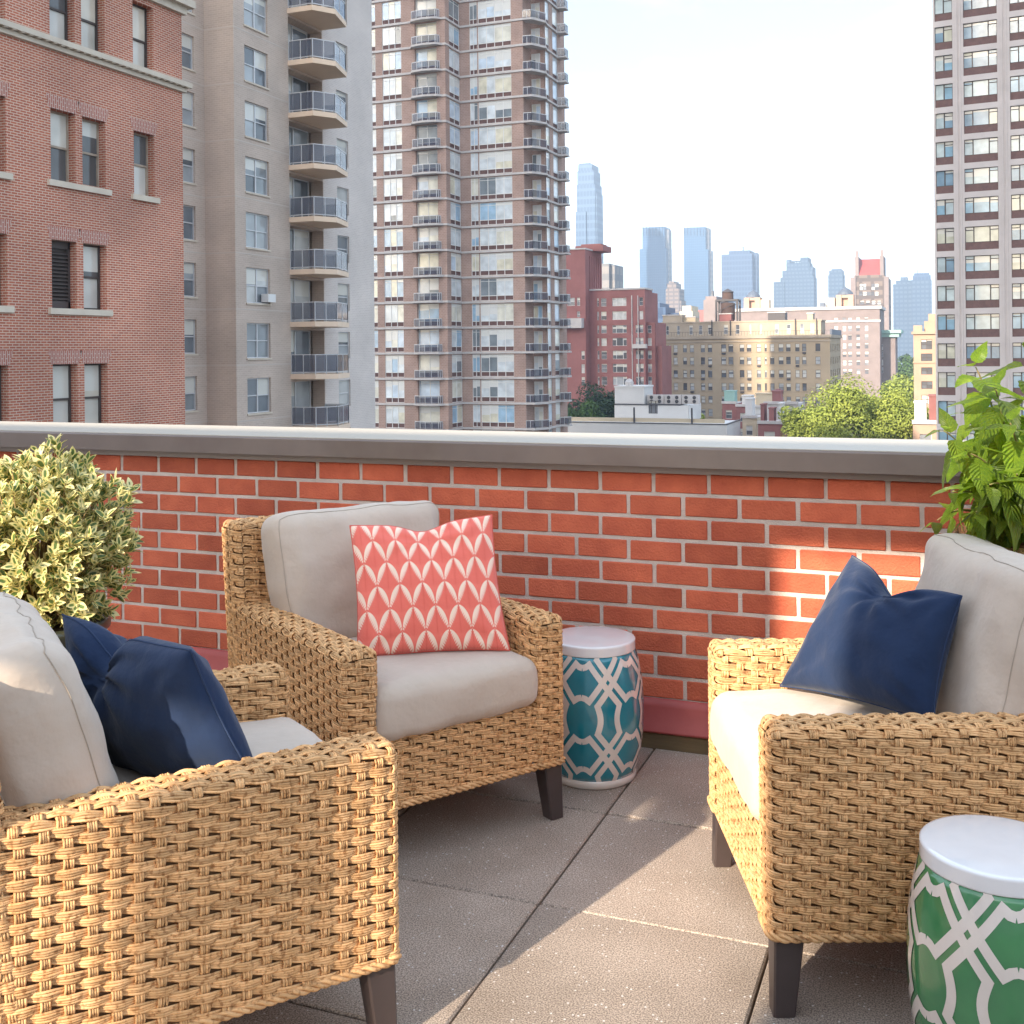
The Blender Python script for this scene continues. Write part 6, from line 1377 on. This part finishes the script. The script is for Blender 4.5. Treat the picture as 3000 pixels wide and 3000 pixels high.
# added unseen blocks behind the viewer, stepped in height to shade the nearer city
bt_ = tag(empty('added_shade_blocks', (-126, -215, ZG)), 'added unseen blocks behind the terrace, stepped to shade the nearer buildings', 'skyscraper')
for xa, xb, zt in ((-212, -186.01, 228), (-186, -134.01, 196), (-134, -97.01, 138), (-97, -76, 196)): part(bt_, MB().box((xa, -230, ZG), (xb, -200, zt)), 'tower_block', K_slate)

# ================================================================= TREES
def foliage_mat(name, c, c2): return mat(name, c, 0.65, var=c2, var_scale=0.35, island=0.25, spec=0.25, trans=0.18)
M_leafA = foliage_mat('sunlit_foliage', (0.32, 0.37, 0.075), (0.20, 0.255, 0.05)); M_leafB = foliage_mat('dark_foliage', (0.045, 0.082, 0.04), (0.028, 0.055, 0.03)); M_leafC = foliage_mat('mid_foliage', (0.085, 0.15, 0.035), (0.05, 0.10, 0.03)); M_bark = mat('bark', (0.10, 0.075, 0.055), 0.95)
def tree(label, px, py_top, Zc, rx, rz_, m, seed, n=5200, leaf=0.34, group='street trees below the parapet'):
    P = c2w((px - 1500) / FPX * Zc, Zc); d = ray(px, py_top); zt = CH + d.z * Zc
    o = tag(empty('street_tree', (P.x, P.y, ZG)), label, 'tree', group); H = zt - ZG; r = random.Random(seed); cz = H - rz_
    tr = MB(); tr.tube([(0, 0, 0), (0.1, 0, H * 0.3), (0.2, 0.1, cz)], [0.42, 0.34, 0.2], 8)
    lobes = []
    for i in range(26):
        d_ = Vector((r.gauss(0, 1), r.gauss(0, 1), r.gauss(0.25, 0.8))).normalized(); k = r.uniform(0.35, 0.82); c = Vector((d_.x * rx * k, d_.y * rx * k, cz + d_.z * rz_ * k)); lobes.append((c, rx * r.uniform(0.22, 0.40)))
        if i < 9: tr.tube([(0.1, 0, H * 0.32), tuple(Vector((0.1, 0, cz * 0.8)).lerp(c, 0.5)), tuple(c)], [0.2, 0.12, 0.05], 5)
    tr.build('trunk', M_bark, o, smooth=True)
    V = []; F = []
    for i in range(n):
        c, lr = lobes[r.randrange(len(lobes))]; d_ = Vector((r.gauss(0, 1), r.gauss(0, 1), r.gauss(0.1, 1))).normalized(); p = c + d_ * lr * (0.55 + 0.5 * r.random() ** 0.5)
        nrm = (d_ + Vector((r.uniform(-.7, .7), r.uniform(-.7, .7), r.uniform(-.2, .9)))).normalized(); a = nrm.orthogonal().normalized(); a = Matrix.Rotation(r.uniform(0, 6.28), 3, nrm) @ a; b_ = nrm.cross(a); s = leaf * r.uniform(0.6, 1.4); k = len(V)
        V += [tuple(p - a * s), tuple(p + b_ * s * 0.55 + nrm * s * 0.15), tuple(p + a * s), tuple(p - b_ * s * 0.55 + nrm * s * 0.1)]; F.append((k, k + 1, k + 2, k + 3))
    me = bpy.data.meshes.new('crown'); me.from_pydata(V, [], F); me.materials.append(m); me.update(); tag(inst('crown', me, o), kind='stuff'); return o
tree('wide bright green tree crown, largest below the terrace', 2520, 1096, 150, 8.2, 6.0, M_leafA, 3, 20000, 0.20)
tree('bright green tree half behind the largest crown, toward the tan building', 2372, 1158, 158, 5.4, 5.0, M_leafA, 7, 12000, 0.20)
tree('bright green tree beside the narrow tan house', 2612, 1120, 156, 5.8, 6.0, M_leafA, 9, 11000, 0.20)
tree('pale green tree in front of the green cornice building', 2650, 1088, 300, 7.5, 8.0, M_leafA, 12, 4200, 0.5)
tree('distant tree in the gap beside the pale towers', 2655, 1038, 520, 9, 9, M_leafC, 15, 2600, 0.8)
tree('dark green tree against the dark red apartment house', 1752, 1132, 200, 6.4, 5.5, M_leafB, 21, 9000, 0.26)
tree('lighter green tree beside the brown glass tower', 1706, 1166, 196, 5.2, 4.6, M_leafC, 23, 9000, 0.26)
tree('dark green tree behind the white bulkhead', 1800, 1150, 205, 4.6, 4.5, M_leafB, 25, 3500)
tree('small pale green tree above the white roof deck', 2045, 1206, 215, 2.6, 2.4, M_leafA, 29, 1500)

# ================================================================= HAZE
hz = bpy.data.materials.new('summer_haze'); hz.use_nodes = True; hn = hz.node_tree; hn.nodes.clear(); ho = hn.nodes.new('ShaderNodeOutputMaterial'); pv = hn.nodes.new('ShaderNodeVolumePrincipled')
pv.inputs['Color'].default_value = (0.58, 0.71, 0.88, 1); pv.inputs['Density'].default_value = 0.00027; pv.inputs['Anisotropy'].default_value = 0.0; hn.links.new(pv.outputs[0], ho.inputs['Volume'])
tag(MB().box((-4300, -700, ZG - 1), (3300, 4700, 330)).build('haze', hz), kind='stuff')
